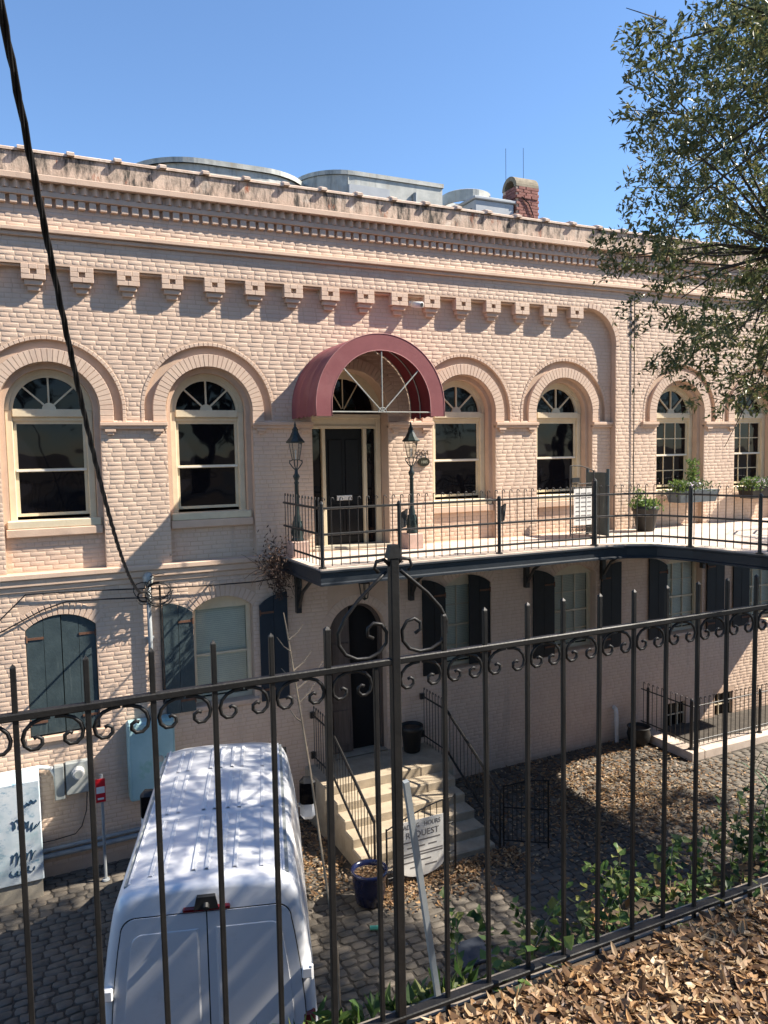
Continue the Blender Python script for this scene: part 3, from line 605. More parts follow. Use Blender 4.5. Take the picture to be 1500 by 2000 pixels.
for cx, hw, z0, zs, st in LOW:
    t = lower_seg(cx, hw, zs, .2); R = (hw*hw+.04)/.4; a_ = math.asin(hw/R); nv = 15
    for i in range(nv):
        an = -a_+2*a_*(i+.5)/nv; place(lvm, 'voussoir', wall, (cx+R*sin(an), 0, zs-R+.2+R*cos(an)), (0, an, 0))
    if st == 'closed':
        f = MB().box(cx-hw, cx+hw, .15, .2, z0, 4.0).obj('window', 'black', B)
        shutter(cx-hw+.005, cx-.004, z0+.03, lambda x: t(x)-.012, .015, 'shutter', 2, cx-hw+.01); shutter(cx+.004, cx+hw-.005, z0+.03, lambda x: t(x)-.012, .03, 'shutter', 2, cx+hw-.01)
    else:
        f = MB(); yf = .16
        f.bbox(cx-hw, cx-hw+.07, yf, yf+.08, z0, zs+.02, .006); f.bbox(cx+hw-.07, cx+hw, yf, yf+.08, z0, zs+.02, .006); f.bbox(cx-hw+.07, cx+hw-.07, yf+.01, yf+.08, z0, z0+.07, .006)
        xs_ = [cx-hw+2*hw*i/16 for i in range(17)]
        f.strip([(x, yf+.005, zs-.02) for x in xs_], [(x, yf+.005, t(x)) for x in xs_])
        zm = (z0+zs)/2; f.bbox(cx-hw+.07, cx+hw-.07, yf+.03, yf+.08, zm-.02, zm+.02, .004)
        for k in (range(1, 3) if cx > 4 else ()):
            xx = cx-hw+.07+(2*hw-.14)*k/3; f.box(xx-.009, xx+.009, yf+.045, yf+.07, z0+.07, zs-.02)
        for q in ((.25, .75) if cx > 4 else ()): zz = z0+(zs-z0)*q; f.box(cx-hw+.07, cx+hw-.07, yf+.046, yf+.069, zz-.009, zz+.009)
        fo = f.obj('window', 'cream', B)
        s = MB(); z = z0+.09
        while z < zs-.04: s.add([(cx-hw+.072, yf+.082, z), (cx+hw-.072, yf+.082, z), (cx+hw-.072, yf+.090, z+.030), (cx-hw+.072, yf+.090, z+.030)], [(0,1,2,3)]); z += .034
        s.obj('blind', 'slat', fo)
        MB().quad((cx-hw+.07,yf+.06,z0+.07),(cx+hw-.07,yf+.06,z0+.07),(cx+hw-.07,yf+.06,zs-.02),(cx-hw+.07,yf+.06,zs-.02)).obj('pane', 'clear', fo)
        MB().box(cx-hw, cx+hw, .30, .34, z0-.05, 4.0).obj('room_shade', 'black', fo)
        tl = lambda x, t=t, cx=cx, hw=hw: t(2*(cx-hw)-x)-.02; tr_ = lambda x, t=t, cx=cx, hw=hw: t(2*(cx+hw)-x)-.02
        mm = 'shutter' if cx < 4 else 'shutdark'
        shutter(cx-2*hw+.01, cx-hw-.012, z0-.05, tl, -.05, mm, 2, cx-hw-.02)
        if st == 'half': shutter(cx+.03, cx+hw-.01, z0+.03, lambda x: t(x)-.012, .02, mm, 2, cx+hw-.01)
        else: shutter(cx+hw+.10, cx+2*hw+.10, z0-.08, lambda x, tr_=tr_: tr_(x-.10), -.06, 'navy' if cx < 4 else mm, 2, cx+hw+.11)
    MB().bbox(cx-hw-.06, cx+hw+.06, -.05, .16, z0-.085, z0-.002, .008).obj('sill', 'trim', B)
# lower arched doorway
f = MB(); P_ = arch_line(5.38, .555, .78, 3.03); Q_ = arch_line(5.38, .50, .78, 3.03)
f.strip([(x,.16,z) for x,z in Q_], [(x,.16,z) for x,z in P_]); f.strip([(x,.26,z) for x,z in Q_], [(x,.16,z) for x,z in Q_]); fo = f.obj('door_frame', 'olddoor', B)
p = MB(); poly = [(4.88, .80), (5.33, .80)]+[(5.38-.50*cos(pi*i/16), 3.03+.50*sin(pi*i/16)) for i in range(7, -1, -1)]; p.prism_y(poly, .20, .245); dl = p.obj('door', 'olddoor', B)
p = MB()
for z0, z1 in ((.95, 1.6), (1.75, 2.85)): p.bbox(4.94, 5.27, .185, .199, z0, z1, .012)
p.obj('door_panel', 'olddoor', dl)
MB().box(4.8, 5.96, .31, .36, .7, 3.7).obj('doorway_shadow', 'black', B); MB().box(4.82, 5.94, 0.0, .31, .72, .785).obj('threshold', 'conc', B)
n = 18
p = MB(); p.add([(-.033,.002,.565),(.033,.002,.565),(.044,.002,.72),(-.044,.002,.72),(-.028,-.008,.57),(.028,-.008,.57),(.039,-.008,.715),(-.039,-.008,.715)], BF); dvm = p.mesh('voussoir', 'brick')
for i in range(26): place(dvm, 'voussoir', wall, (5.38, 0, 3.03), (0, pi*(i+.5)/26-pi/2, 0))
# basement windows
for xx in (13.2, 14.7):
    p = MB(); a, b = xx-.3, xx+.3
    for k in range(4): X = a+.6*k/3; p.box(X-.012, X+.012, .06, .09, -.05, .52)
    for k in range(3): Z = -.04+.55*k/2; p.box(a, b, .062, .088, Z-.012, Z+.012)
    q = p.obj('window', 'cream', B); MB().quad((a,.1,-.05),(b,.1,-.05),(b,.1,.52),(a,.1,.52)).obj('pane', 'glass', q)

# ------------------------------------------------------------------ balcony and bridge
BZ = 4.58
EDGE = [(3.96,-.087),(3.96,-1.97),(9.15,-2.0),(9.75,-2.10),(10.2,-2.38),(10.42,-3.0),(10.62,-4.2),(10.9,-10.43)]
EDGE2 = [(13.25,-10.43),(13.25,-3.1),(13.45,-2.4),(14.0,-2.02),(18.2,-1.98),(18.2,-.14)]
poly = EDGE+EDGE2
Bal = thing('balcony_bridge', 'concrete balcony with dark steel edge that bends into a footbridge at right', 'balcony', (7, -1, 4.3))
def slab_mesh(poly, z0, z1):
    n = len(poly); b = MB(); b.add([(x,y,z0) for x,y in poly]+[(x,y,z1) for x,y in poly], [tuple(range(n)), tuple(range(n, 2*n))[::-1]]+[(i,(i+1)%n,(i+1)%n+n,i+n) for i in range(n)]); return b
import mathutils
sm = slab_mesh(poly, 4.40, BZ); tri = mathutils.geometry.tessellate_polygon([[Vector((x,y,0)) for x,y in poly]]); n = len(poly)
sm.f = [tuple(t) for t in tri]+[tuple(i+n for i in t)[::-1] for t in tri]+[(i,(i+1)%n,(i+1)%n+n,i+n) for i in range(n)]
sm.obj('slab', 'slab', Bal)
def off_path(P, d):
    out = []
    for i, p in enumerate(P):
        a = Vector(P[max(i-1,0)]); b = Vector(P[min(i+1,len(P)-1)]); t = (b-a).normalized(); out.append((p[0]+t.y*d*-1, p[1]+t.x*d))
    return out
def fascia(P, d):
    Q = off_path(P, d); b = MB()
    prof = [(0, 4.555), (1, 4.555), (1, 4.53), (.35, 4.515), (.35, 4.375), (1, 4.36), (1, 4.33), (0, 4.33)]
    lines = [[(p[0]+(q[0]-p[0])*s_, p[1]+(q[1]-p[1])*s_, z) for p, q in zip(P, Q)] for s_, z in prof]
    for a, c in zip(lines[:-1], lines[1:]): b.strip(a, c)
    for e in (0, -1): b.add([l[e] for l in lines], [tuple(range(len(lines)))])
    return b
fascia(EDGE, -.05).obj('fascia', 'fascia', Bal); fascia(EDGE2, -.05).obj('fascia', 'fascia', Bal)
for xx in (4.25, 6.45, 9.05, 11.0, 13.9):                       # struts under the balcony
    p = MB(); p.box(xx-.04, xx+.04, -1.75, -.02, 4.31, 4.395); p.box(xx-.045, xx+.045, -.10, -.003, 3.55, 4.29)
    p.tube([(xx, -.06, 3.62), (xx, -.30, 3.95), (xx, -.85, 4.27)], .03, 4); p.tube([(xx, -.12, 4.22), (xx, -.22, 4.14), (xx, -.22, 4.02), (xx, -.12, 3.97)], .018, 5)
    p.obj('strut', 'iron', Bal)

def hook_picket(z0, z1, r=.0075, hook=.022):
    p = MB(); pts = [(0,0,z0), (0,0,z1-hook)]+[(hook*(1-cos(a)), 0, z1-hook+hook*sin(a)) for a in [pi*k/6 for k in range(1, 7)]]+[(2*hook, 0, z1-hook-.018)]
    return p.tube(pts, r, 5).mesh('picket', 'iron')
def path_pts(P, step):
    out = []; acc = step*.5
    for a, b in zip(P[:-1], P[1:]):
        a = Vector(a); b = Vector(b); L = (b-a).length; d = acc
        while d < L: q = a+(b-a)*(d/L); out.append((q.x, q.y, atan2(b.y-a.y, b.x-a.x))); d += step
        acc = d-L
    return out
pk = hook_picket(.03, 1.06)
def iron_rail(label, P, posts, base, rails=(.90, .51, .14), rr=.019, step=.145, pick=pk, group=None, flip=1, post_h=.92, pr=.03, nm='iron_railing'):
    R_ = thing(nm, label, 'railing', (P[0][0], P[0][1], base), group=group)
    for z in rails: MB().tube([(x, y, base+z) for x, y in P], rr, 6).obj('rail', 'iron', R_)
    for (x, y, an) in path_pts(P, step): place(pick, 'picket', R_, (x, y, base), (0, 0, an+(0 if flip > 0 else pi)))
    for (x, y, k) in posts:
        b = MB(); b.tube([(x, y, base), (x, y, base+post_h*k)], pr*k**2, 8); b.tube([(x, y, base), (x, y, base+.02)], pr*2*k, 8); b.lathe([(0, post_h*k+.05), (.025, post_h*k+.035), (.035*k, post_h*k), (.03*k, post_h*k-.02)], (x, y, base), 8); b.obj('post', 'iron', R_)
    return R_
RP = off_path(EDGE[1:], .06); RP = [(4.02,-.10),(4.02,-1.90)]+[p for p in RP[1:]]
br = iron_rail('black iron balcony railing with cane-topped pickets in front of the awning door', RP, [(4.02,-1.90,1.05),(5.30,-1.92,1),(7.15,-1.93,1),(9.15,-1.94,1.25),(10.33,-3.0,1.1),(10.55,-4.2,1),(10.75,-7,1)], BZ)
for (x, z0) in ((5.36, .52), (7.22, .52)):
    p = MB(); p.add([(x,-1.86,BZ+z0),(x+.10,-1.84,BZ+z0+.02),(x+.15,-1.82,BZ+z0+.30),(x+.02,-1.86,BZ+z0+.24),(x,-1.80,BZ+z0),(x+.10,-1.78,BZ+z0+.02),(x+.15,-1.76,BZ+z0+.30),(x+.02,-1.80,BZ+z0+.24)], [(0,1,2,3),(4,7,6,5),(0,4,5,1),(1,5,6,2),(2,6,7,3),(3,7,4,0)]); p.obj('back_plate', 'iron', br)
# railing of the right balcony beyond the bridge
RP2 = off_path(EDGE2[:5], .06); iron_rail('black iron railing along the far side of the footbridge', RP2, [(13.19,-6,1),(13.19,-3.1,1),(15.5,-1.93,1)], BZ)
# gate on the balcony with a notice panel
G_ = thing('balcony_gate', 'black iron gate with a pale notice panel beside the thick railing post', 'gate', (9.15, -1.2, BZ))
gx0, gx1, gy = 9.42, 9.98, -.95
p = MB(); p.tube([(gx0, gy, BZ+.05), (gx0, gy, BZ+1.40)], .018, 6); p.tube([(gx0, gy, BZ+1.40), (gx0+.25, gy, BZ+1.39), (gx0+.55, gy, BZ+1.30)], .012, 5)
for z in (.10, .22, .98, 1.05): p.tube([(gx0, gy, BZ+z), (gx1, gy, BZ+z)], .012, 5)
p.tube([(gx1, gy, BZ+.05), (gx1, gy, BZ+1.3)], .018, 6); p.obj('gate_frame', 'iron', G_)
for k in range(5): MB().tube([(gx0+.56*k/4, gy, BZ+.1), (gx0+.56*k/4, gy, BZ+1.05)], .007, 5).obj('picket', 'iron', G_)
for k in range(6):
    x = gx0+.05+.09*k; MB().tube([(x+.03*cos(a), gy, BZ+.16+.03*sin(a)) for a in [2*pi*i/10 for i in range(11)]], .005, 4).obj('ring', 'iron', G_)
pl = MB().box(gx0+.07, gx1-.02, gy-.02, gy-.012, BZ+.26, BZ+.96).obj('notice_panel', 'sign_white', G_)
for k in range(7):
    z = BZ+.86-.085*k
    for (u, l) in ((.11, .10), (.24, .12), (.39, .09)): MB().box(gx0+u, gx0+u+l, gy-.0235, gy-.0205, z, z+.018).obj('text_line', 'sign_grey', pl)
p = MB(); p.box(gx0+.02, gx0+.2, gy-.03, gy+.03, BZ+1.08, BZ+1.17); p.obj('lock_box', 'iron', G_)
# green gate leaf standing edge-on
p = MB(); p.bbox(10.24, 10.30, -1.0, -.45, BZ+.02, BZ+1.25, .008); p.tube([(10.27,-1.02,BZ), (10.27,-1.02,BZ+1.32)], .03, 8); p.tube([(10.27,-.43,BZ), (10.27,-.43,BZ+1.32)], .03, 8)
q = p.obj('gate_post_panel', 'shutter'); tag(q, 'slim blue green metal gate panel standing by the corner pilaster', 'gate panel')

# ------------------------------------------------------------------ awning
AX, AZ, AR, AP = 5.39, 7.06, 1.15, 1.20
Aw = thing('entrance_awning', 'maroon half barrel canvas awning over the upper entrance door', 'awning', (AX, 0, 6.9))
def aw_ring(y, r, zlow=6.90, n=32, wav=0.0):
    pts = [(AX-r, y, zlow+wav*sin(y*31))]+[(AX-r*cos(pi*i/n), y, AZ+r*sin(pi*i/n)) for i in range(n+1)]+[(AX+r, y, zlow+wav*sin(y*27+1))]; return pts
ys = [-.012-i*(AP-.012)/24 for i in range(25)]
def sag(y): q = (abs(y)/AP*3) % 1.0; return AR-.022*sin(pi*q)-.0
c = MB()
rings = [[(x+.005*sin(7*z+23*y_)*(0 < i < 24), y_, z+.004*sin(9*x+31*y_)*(0 < i < 24)) for x, y_, z in aw_ring(y, sag(y) if 0 < i < 24 else AR, 6.90, 32, .014)] for i, y in enumerate(ys)]
for a, b in zip(rings[:-1], rings[1:]): c.strip(a, b)
can = c.obj('canopy', 'awning', Aw, True)
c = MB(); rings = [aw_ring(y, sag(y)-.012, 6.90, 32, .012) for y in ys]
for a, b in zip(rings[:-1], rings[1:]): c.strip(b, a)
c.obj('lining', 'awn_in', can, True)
def annulus(y0, y1, r0, r1, zl):
    n = 40; b = MB(); I = [(AX-r0, zl)]+[(AX-r0*cos(pi*i/n), AZ+r0*sin(pi*i/n)) for i in range(n+1)]+[(AX+r0, zl)]; O = [(AX-r1, zl)]+[(AX-r1*cos(pi*i/n), AZ+r1*sin(pi*i/n)) for i in range(n+1)]+[(AX+r1, zl)]
    b.strip([(x,y0,z) for x,z in I], [(x,y0,z) for x,z in O]); b.strip([(x,y1,z) for x,z in O], [(x,y1,z) for x,z in I]); b.strip([(x,y1,z) for x,z in I], [(x,y0,z) for x,z in I]); b.strip([(x,y0,z) for x,z in O], [(x,y1,z) for x,z in O]); return b
annulus(-AP-.014, -AP, .885, AR+.004, 6.885).obj('front_panel', 'awning', Aw)
for r_ in (.887, AR+.003): MB().tube([(x, -AP-.012, z) for x, _, z in aw_ring(0, r_, 6.886)], .008, 5).obj('piping', 'awn_edge', Aw, True)
p = MB(); p.tube([(AX-.885, -AP, 6.955), (AX+.885, -AP, 6.955)], .011, 6); ph = 6.955
for an in (90, 136, 44):
    p.tube([(AX, -AP, ph), (AX+.93*cos(radians(an)), -AP, ph+.93*sin(radians(an))+(.06 if an == 90 else .04))], .011, 6)
p.tube([(AX+.07*cos(pi*k/8), -AP, ph+.07*sin(pi*k/8)) for k in range(9)], .010, 5); p.obj('front_bars', 'alu', Aw)
for y in (-.03, -.4, -.8, -1.17): MB().tube([(x, y, z) for x, _, z in aw_ring(y, AR-.03)], .010, 5).obj('hoop', 'alu', Aw)

# ------------------------------------------------------------------ lamps by the door
def lamp(loc, label):
    T = thing('lamp_post', label, 'lamp', loc, 0, 'gas style lamps flanking the door')
    p = MB(); p.bbox(-.15, .15, -.15, .15, 0, .27, .012); place(p.mesh('plinth', 'pinkbase'), 'plinth', T, local=True)
    p = MB(); p.lathe([(.10,.27),(.105,.30),(.085,.34),(.10,.40),(.075,.48),(.085,.55),(.055,.62),(.06,.66),(.04,.72),(.034,1.22),(.045,1.24),(.03,1.27),(.045,1.31),(.06,1.35),(.03,1.40),(.024,1.48)], n=12)
    place(p.mesh('post', 'darkgreen', True), 'post', T, local=True)
    p = MB()
    for k in range(8): a = 2*pi*k/8; p.tube([(.088*cos(a), .088*sin(a), .36), (.098*cos(a), .098*sin(a), .42), (.07*cos(a), .07*sin(a), .60)], .014, 5)
    place(p.mesh('leaf_base', 'darkgreen'), 'leaf_base', T, local=True)
    p = MB(); p.tube([(-.10,0,1.60),(-.06,0,1.62),(.06,0,1.62),(.10,0,1.60)], .008, 5)
    for s_ in (-1, 1): p.tube([(s_*.105,0,1.62),(s_*.11,0,1.57),(s_*.06,0,1.50),(s_*.02,0,1.46)], .010, 5); p.tube([(0,s_*.08,1.62),(0,s_*.085,1.57),(0,s_*.05,1.50),(0,s_*.02,1.46)], .010, 5)
    place(p.mesh('cradle', 'darkgreen'), 'cradle', T, local=True)
    p = MB(); rb, rt = .055, .10
    for k in range(4):
        a = pi/4+pi/2*k; p.tube([(rb*1.2*cos(a), rb*1.2*sin(a), 1.62), (rt*1.2*cos(a), rt*1.2*sin(a), 1.90)], .006, 4)
    fr_ = place(p.mesh('lantern_frame', 'darkgreen'), 'lantern_frame', T, local=True)
    for k in range(4):
        a, b = pi/4+pi/2*k, pi/4+pi/2*(k+1); q = MB().quad((rb*1.18*cos(a),rb*1.18*sin(a),1.62),(rb*1.18*cos(b),rb*1.18*sin(b),1.62),(rt*1.18*cos(b),rt*1.18*sin(b),1.90),(rt*1.18*cos(a),rt*1.18*sin(a),1.90))
        place(q.mesh('pane', 'clear'), 'pane', fr_, local=True)
    q = MB().lathe([(0,1.63),(.012,1.63),(.012,1.74),(.02,1.76),(.0,1.80)], n=8); place(q.mesh('burner', 'pvc'), 'burner', fr_, local=True)
    p = MB(); p.lathe([(.16,1.90),(.165,1.92),(.10,1.99),(.06,2.07),(.05,2.10),(.055,2.12),(.02,2.17),(.022,2.19),(.006,2.25),(0,2.26)], n=8); p.lathe([(0,1.905),(.16,1.90)], n=8)
    place(p.mesh('lantern_roof', 'darkgreen'), 'lantern_roof', T, local=True)
    return T
l1 = lamp((4.14,-.45,BZ), 'dark green gas style lamp post left of the awning door')
l2 = copy_tree(l1, (6.29,-.45,BZ), 0, 'dark green gas style lamp post right of the awning door beside the house number')

# house number, plaque, camera
def text_mesh(s, size, depth=.003):
    cu = bpy.data.curves.new('t', 'FONT'); cu.body = s; cu.size = size; cu.extrude = depth; cu.align_x = 'CENTER'; cu.align_y = 'CENTER'; cu.resolution_u = 3
    o = bpy.data.objects.new('t', cu); COL.objects.link(o); dg = bpy.context.evaluated_depsgraph_get(); me = bpy.data.meshes.new_from_object(o.evaluated_get(dg)); bpy.data.objects.remove(o); return me
def text(s, size, loc, rot, m, parent, name, sx=1.0, depth=.003):
    me = text_mesh(s, size, depth); me.materials.clear(); me.materials.append(M_[m]); me.name = name; o = place(me, name, parent); o.location = loc; o.rotation_euler = rot; o.scale = (sx, 1, 1); return o
T = thing('house_number', 'dark house numerals 504 on the brick above the oval plaque', 'house number', (6.76,-.01,6.28))
for k, ch in enumerate('504'): text(ch, .15, (6.685+.078*k, -.016, 6.28-.006*k), (pi/2, 0, 0), 'numeral', T, 'numeral')
T = thing('oval_plaque', 'dark oval bronze plaque under the house number', 'plaque', (6.77,-.03,6.11))
p = MB(); p.prism_y([(6.77+.12*cos(2*pi*k/28), 6.11+.085*sin(2*pi*k/28)) for k in range(28)], -.042, -.012); p.obj('plate', 'plaque', T)
text('1885', .075, (6.77,-.044,6.105), (pi/2,0,0), 'plaque_l', T, 'numerals')
T = thing('security_camera', 'round white security camera among the brick brackets', 'camera', (6.5,-.1,8.93))
p = MB(); p.tube([(6.54,0,8.97),(6.57,-.12,8.95)], .02, 8); p.box(6.51,6.57,-.03,0,8.93,9.02); p.obj('mount', 'pvc', T)
p = MB(); p.tube([(6.55,-.10,8.945),(6.63,-.30,8.91)], .055, 14); p.obj('housing', 'pvc', T, True); p = MB(); p.tube([(6.629,-.298,8.9105),(6.632,-.306,8.909)], .038, 14); p.obj('lens', 'vandark', T)

# hanging lantern under the balcony
T = thing('hanging_lantern', 'small dark lantern hanging under the balcony above the lower door', 'lantern', (5.42,-.25,3.75))
p = MB(); p.tube([(5.42,-.02,4.2),(5.42,-.25,4.22),(5.42,-.25,4.08)], .012, 6); p.obj('arm', 'iron', T)
p = MB(); p.lathe([(0,4.10),(.05,4.06),(.12,4.0),(.11,3.99)], (5.42,-.25,0), 6); p.lathe([(.06,3.72),(0,3.68)], (5.42,-.25,0), 6)
for k in range(6): a = 2*pi*k/6; p.tube([(5.42+.105*cos(a),-.25+.105*sin(a),3.99),(5.42+.06*cos(a),-.25+.06*sin(a),3.72)], .008, 4)
p.obj('cage', 'iron', T); MB().lathe([(.095,3.985),(.052,3.725)], (5.42,-.25,0), 6).obj('glass', 'clear', T)

# ------------------------------------------------------------------ rooftop
def unit_ring(pts, z0, z1, name, m, parent, rim=.0):
    n = len(pts); b = MB(); b.add([(x,y,z0) for x,y in pts]+[(x,y,z1) for x,y in pts], [(i,(i+1)%n,(i+1)%n+n,i+n) for i in range(n)]+[tuple(range(n,2*n))]); return b.obj(name, m, parent)
def rounded(cx, cy, hx, hy, r, n=10):
    out = []
    for (sx, sy, a0) in ((1,1,0),(-1,1,pi/2),(-1,-1,pi),(1,-1,3*pi/2)):
        for i in range(n+1): a = a0+pi/2*i/n; out.append((cx+sx*(hx-r)+r*cos(a), cy+sy*(hy-r)+r*sin(a)))
    return out
T = thing('roof_unit', 'low round galvanised roof unit above the left parapet', 'roof unit', (4.0,4.2,10.25), group=None)
unit_ring(rounded(4.15,4.3,1.85,1.35,1.3), 10.25, 12.0, 'casing', 'alu', T); unit_ring(rounded(4.15,4.3,1.90,1.40,1.32), 12.001, 12.10, 'rim', 'alu', T)
T = thing('roof_unit', 'galvanised roof unit with one rounded end above the awning', 'roof unit', (7.3,3.6,10.25))
pts = rounded(7.35,3.9,1.55,1.0,.98)
pts = [p for p in pts if p[0] < 7.4]; pts = [(8.92,2.9)]+[(8.92,4.9)]+pts
unit_ring(pts, 10.25, 12.20, 'casing', 'alu', T); pr_ = [(7.35+(x-7.35)*1.015, 3.9+(y-3.9)*1.03) for x, y in pts]; unit_ring(pr_, 12.201, 12.29, 'rim', 'alu', T)
for k, (x, y) in enumerate(pts[2::5]): MB().tube([(7.35+(x-7.35)*1.004, 3.9+(y-3.9)*1.006, 10.3), (7.35+(x-7.35)*1.004, 3.9+(y-3.9)*1.006, 12.2)], .014, 4).obj('seam', 'alu', T)
MB().tube([(8.2,2.86,10.5),(8.2,2.86,12.0)], .05, 8).obj('riser_pipe', 'conduit', T)
MB().box(6.6, 7.55, 2.80, 2.89, 11.2, 11.98).obj('side_hatch', 'grey_metal', T)
T = thing('roof_unit', 'grey box air conditioner with round fan top beside the chimney', 'roof unit', (10.2,3.2,10.25))
p = MB(); p.bbox(9.85,10.93,3.0,4.6,10.25,12.12,.02); p.obj('casing', 'grey_metal', T); p = MB(); p.bbox(9.80,11.0,2.95,4.65,12.121,12.19,.015); p.obj('lid', 'grey_metal', T)
p = MB(); p.lathe([(.58,12.19),(.60,12.20),(.60,12.46),(.56,12.48),(.50,12.46),(.50,12.25)], (10.15,3.9,0), 24); p.obj('fan_shroud', 'alu', T)
MB().box(9.843,9.849,3.15,4.45,10.6,11.95).obj('louvre', 'vandark', T)
# chimney
T = thing('chimney', 'red brick chimney with an arched cap beside the grey roof unit', 'chimney', (11.3,3.2,10.25))
cx0, cx1, cy0, cy1 = 10.97, 11.62, 2.95, 3.55
core = MB().box(cx0+.012, cx1-.012, cy0+.012, cy1-.012, 10.25, 12.55).obj('core', 'mortar', T)
bkm = MB().bbox(-.095,.095,-.02,.02,-.031,.031,.005).mesh('brick', 'chim')
z = 11.6; r = 0
while z < 12.52:
    prd = .02 if 12.28 < z < 12.36 else 0
    for k in range(3):
        xx = cx0+.11+.215*k+(.05 if r % 2 else -.02)
        if cx0+.04 < xx < cx1-.04: place(bkm, 'brick', core, (min(xx, cx1-.1), cy0+.008-prd, z))
        yy = cy0+.10+.2*k+(.05 if r % 2 else -.02)
        if yy < cy1-.05: place(bkm, 'brick', core, (cx0+.008-prd, min(yy, cy1-.1), z), (0,0,pi/2))
    z += .07; r += 1
p = MB(); R_ = (cy1-cy0)/2; n = 14
O = [(cy0+R_-R_*cos(pi*i/n), 12.55+R_*.95*sin(pi*i/n)) for i in range(n+1)]; I = [(cy0+R_-(R_-.1)*cos(pi*i/n), 12.55+(R_-.1)*.95*sin(pi*i/n)) for i in range(n+1)]
for X, s_ in ((cx0, 1), (cx1, -1)): p.strip([(X,y,z) for y,z in I], [(X,y,z) for y,z in O])
p.strip([(cx0,y,z) for y,z in O], [(cx1,y,z) for y,z in O]); p.strip([(cx0,y,z) for y,z in I], [(cx1,y,z) for y,z in I]); p.obj('cap', 'chimcap', T)
for (x, y, zt) in ((11.05,3.5,13.6),(11.35,3.2,13.55)): p = MB().tube([(x,y,12.6),(x,y,zt)], .006, 5); p.obj('lightning_rod', 'iron', T)
MB().tube([(11.1,cy0-.03,12.3),(11.3,cy0-.04,12.15),(11.42,cy0-.04,11.9),(11.45,cy0-.03,11.3)], .014, 5).obj('wire', 'cable', T)

# ------------------------------------------------------------------ lower entrance: stair, railings, gate
St = thing('entrance_stair', 'worn stone steps rising to the lower arched door', 'stairs', (5.6,-1.3,gz(5.5)))
MB().bbox(4.30, 6.78, -.98, -.002, -.3, .775, .015).obj('landing', 'step', St)
for k in range(1, 6):
    z1 = .775-.155*k; p = MB(); p.bbox(4.38, 6.62, -.98-.31*k-.03, -.98-.31*(k-1)+.0, -.3, z1, .022); p.obj('step', 'step', St)
def stair_rail(label, X, inner):
    R_ = thing('stair_railing', label, 'railing', (X,-1.6,.2))
    z1, z2 = .775+.92, .92-.05
    MB().tube([(X,-.04,z1), (X,-.96,z1)], .018, 6).obj('rail', 'iron', R_); MB().tube([(X,-.04,.95), (X,-.96,.95)], .014, 6).obj('rail', 'iron', R_)
    MB().tube([(X,-.96,z1), (X,-2.62,z2)], .024, 6).obj('rail', 'iron2', R_); MB().tube([(X,-.96,.95), (X,-2.62,.13)], .020, 6).obj('rail', 'iron2', R_)
    for k in range(8): y = -.10-.11*k; place(hk, 'picket', R_, (X,y,.775), (0,0,-pi/2))
    for k in range(13): y = -1.06-.12*k; t = (y+.96)/(-1.66); MB().tube([(X,y,.95+(.13-.95)*t), (X,y,z1+(z2-z1)*t)], .0065, 5).obj('picket', 'iron', R_)
    MB().tube([(X,-2.62,gz(X)), (X,-2.62,z2+.03)], .02, 6).obj('post', 'iron', R_); MB().tube([(X,-.96,.775), (X,-.96,z1+.03)], .018, 6).obj('post', 'iron', R_)
    p = MB(); p.box(X-.04, X+.04, -.06, -.003, z1-.06, z1+.05); p.box(X-.04,X+.04,-.05,-.003,.9,1.02); p.obj('wall_plate', 'iron', R_)
hk = hook_picket(.04, 1.10, .007, .02)
stair_rail('black iron stair railing on the left of the stone steps beside the van', 4.46, 1); stair_rail('black iron stair railing on the right of the stone steps', 6.66, -1)
# small gate with the notice, and the leaf standing open
gy = -2.78; zg = gz(5)
Gt = thing('stair_gate', 'low arched iron gate with a white notice at the foot of the steps', 'gate', (5.1,gy,zg))
x0, x1 = 4.58, 5.74
top = [(x0+(x1-x0)*i/12, gy, .78+.28*sin(pi/2*i/12)) for i in range(13)]
p = MB(); p.tube(top, .012, 6)
for z in (.04, .20, .66): p.tube([(x0,gy,z),(x1,gy,z)], .010, 5)
p.tube([(x0,gy,zg),(x0,gy,.80)], .016, 6); p.tube([(x1,gy,zg),(x1,gy,1.10)], .018, 6); p.obj('gate_frame', 'iron', Gt)
for k in range(1, 11): x = x0+(x1-x0)*k/11; MB().tube([(x,gy,.04),(x,gy,.78+.28*sin(pi/2*k/11))], .0065, 5).obj('picket', 'iron', Gt)
for k in range(7): x = x0+.1+.15*k; MB().tube([(x+.05*cos(a), gy, .12+.05*sin(a)) for a in [2*pi*i/12 for i in range(13)]], .005, 4).obj('ring', 'iron', Gt)
p = MB(); poly = [(4.76,.85),(5.53,.85),(5.55,.20)]+[(5.155+.395*cos(a), .18-.21*sin(a)) for a in [pi*k/14 for k in range(15)]]; p.prism_y(poly, gy-.03, gy-.022)
Nt = p.obj('notice_board', 'sign_white'); tag(Nt, 'white notice with grey lettering hung on the low stair gate', 'sign')
rt = (pi/2, 0, 0)
text('READING', .10, (4.93,gy-.032,.765), rt, 'sign_grey', Nt, 'lettering', .85, .001); text('HOURS', .10, (5.33,gy-.032,.765), rt, 'sign_grey', Nt, 'lettering', .85, .001); text('REQUEST', .135, (5.16,gy-.032,.63), rt, 'sign_grey', Nt, 'lettering', 1.0, .001)
for k, (a, b, z) in enumerate(((4.82,5.46,.53),(4.9,5.2,.44),(5.26,5.40,.44),(4.80,5.50,.35),(4.80,5.50,.31),(4.84,5.30,.22),(4.95,5.12,.13),(5.2,5.4,.13))):
    MB().box(a, b, gy-.0325, gy-.0305, z-.010, z+.010).obj('text_line', 'sign_grey', Nt)
Gt = thing('stair_gate', 'iron gate leaf swung open to the right of the steps', 'gate', (6.68,-2.7,zg))
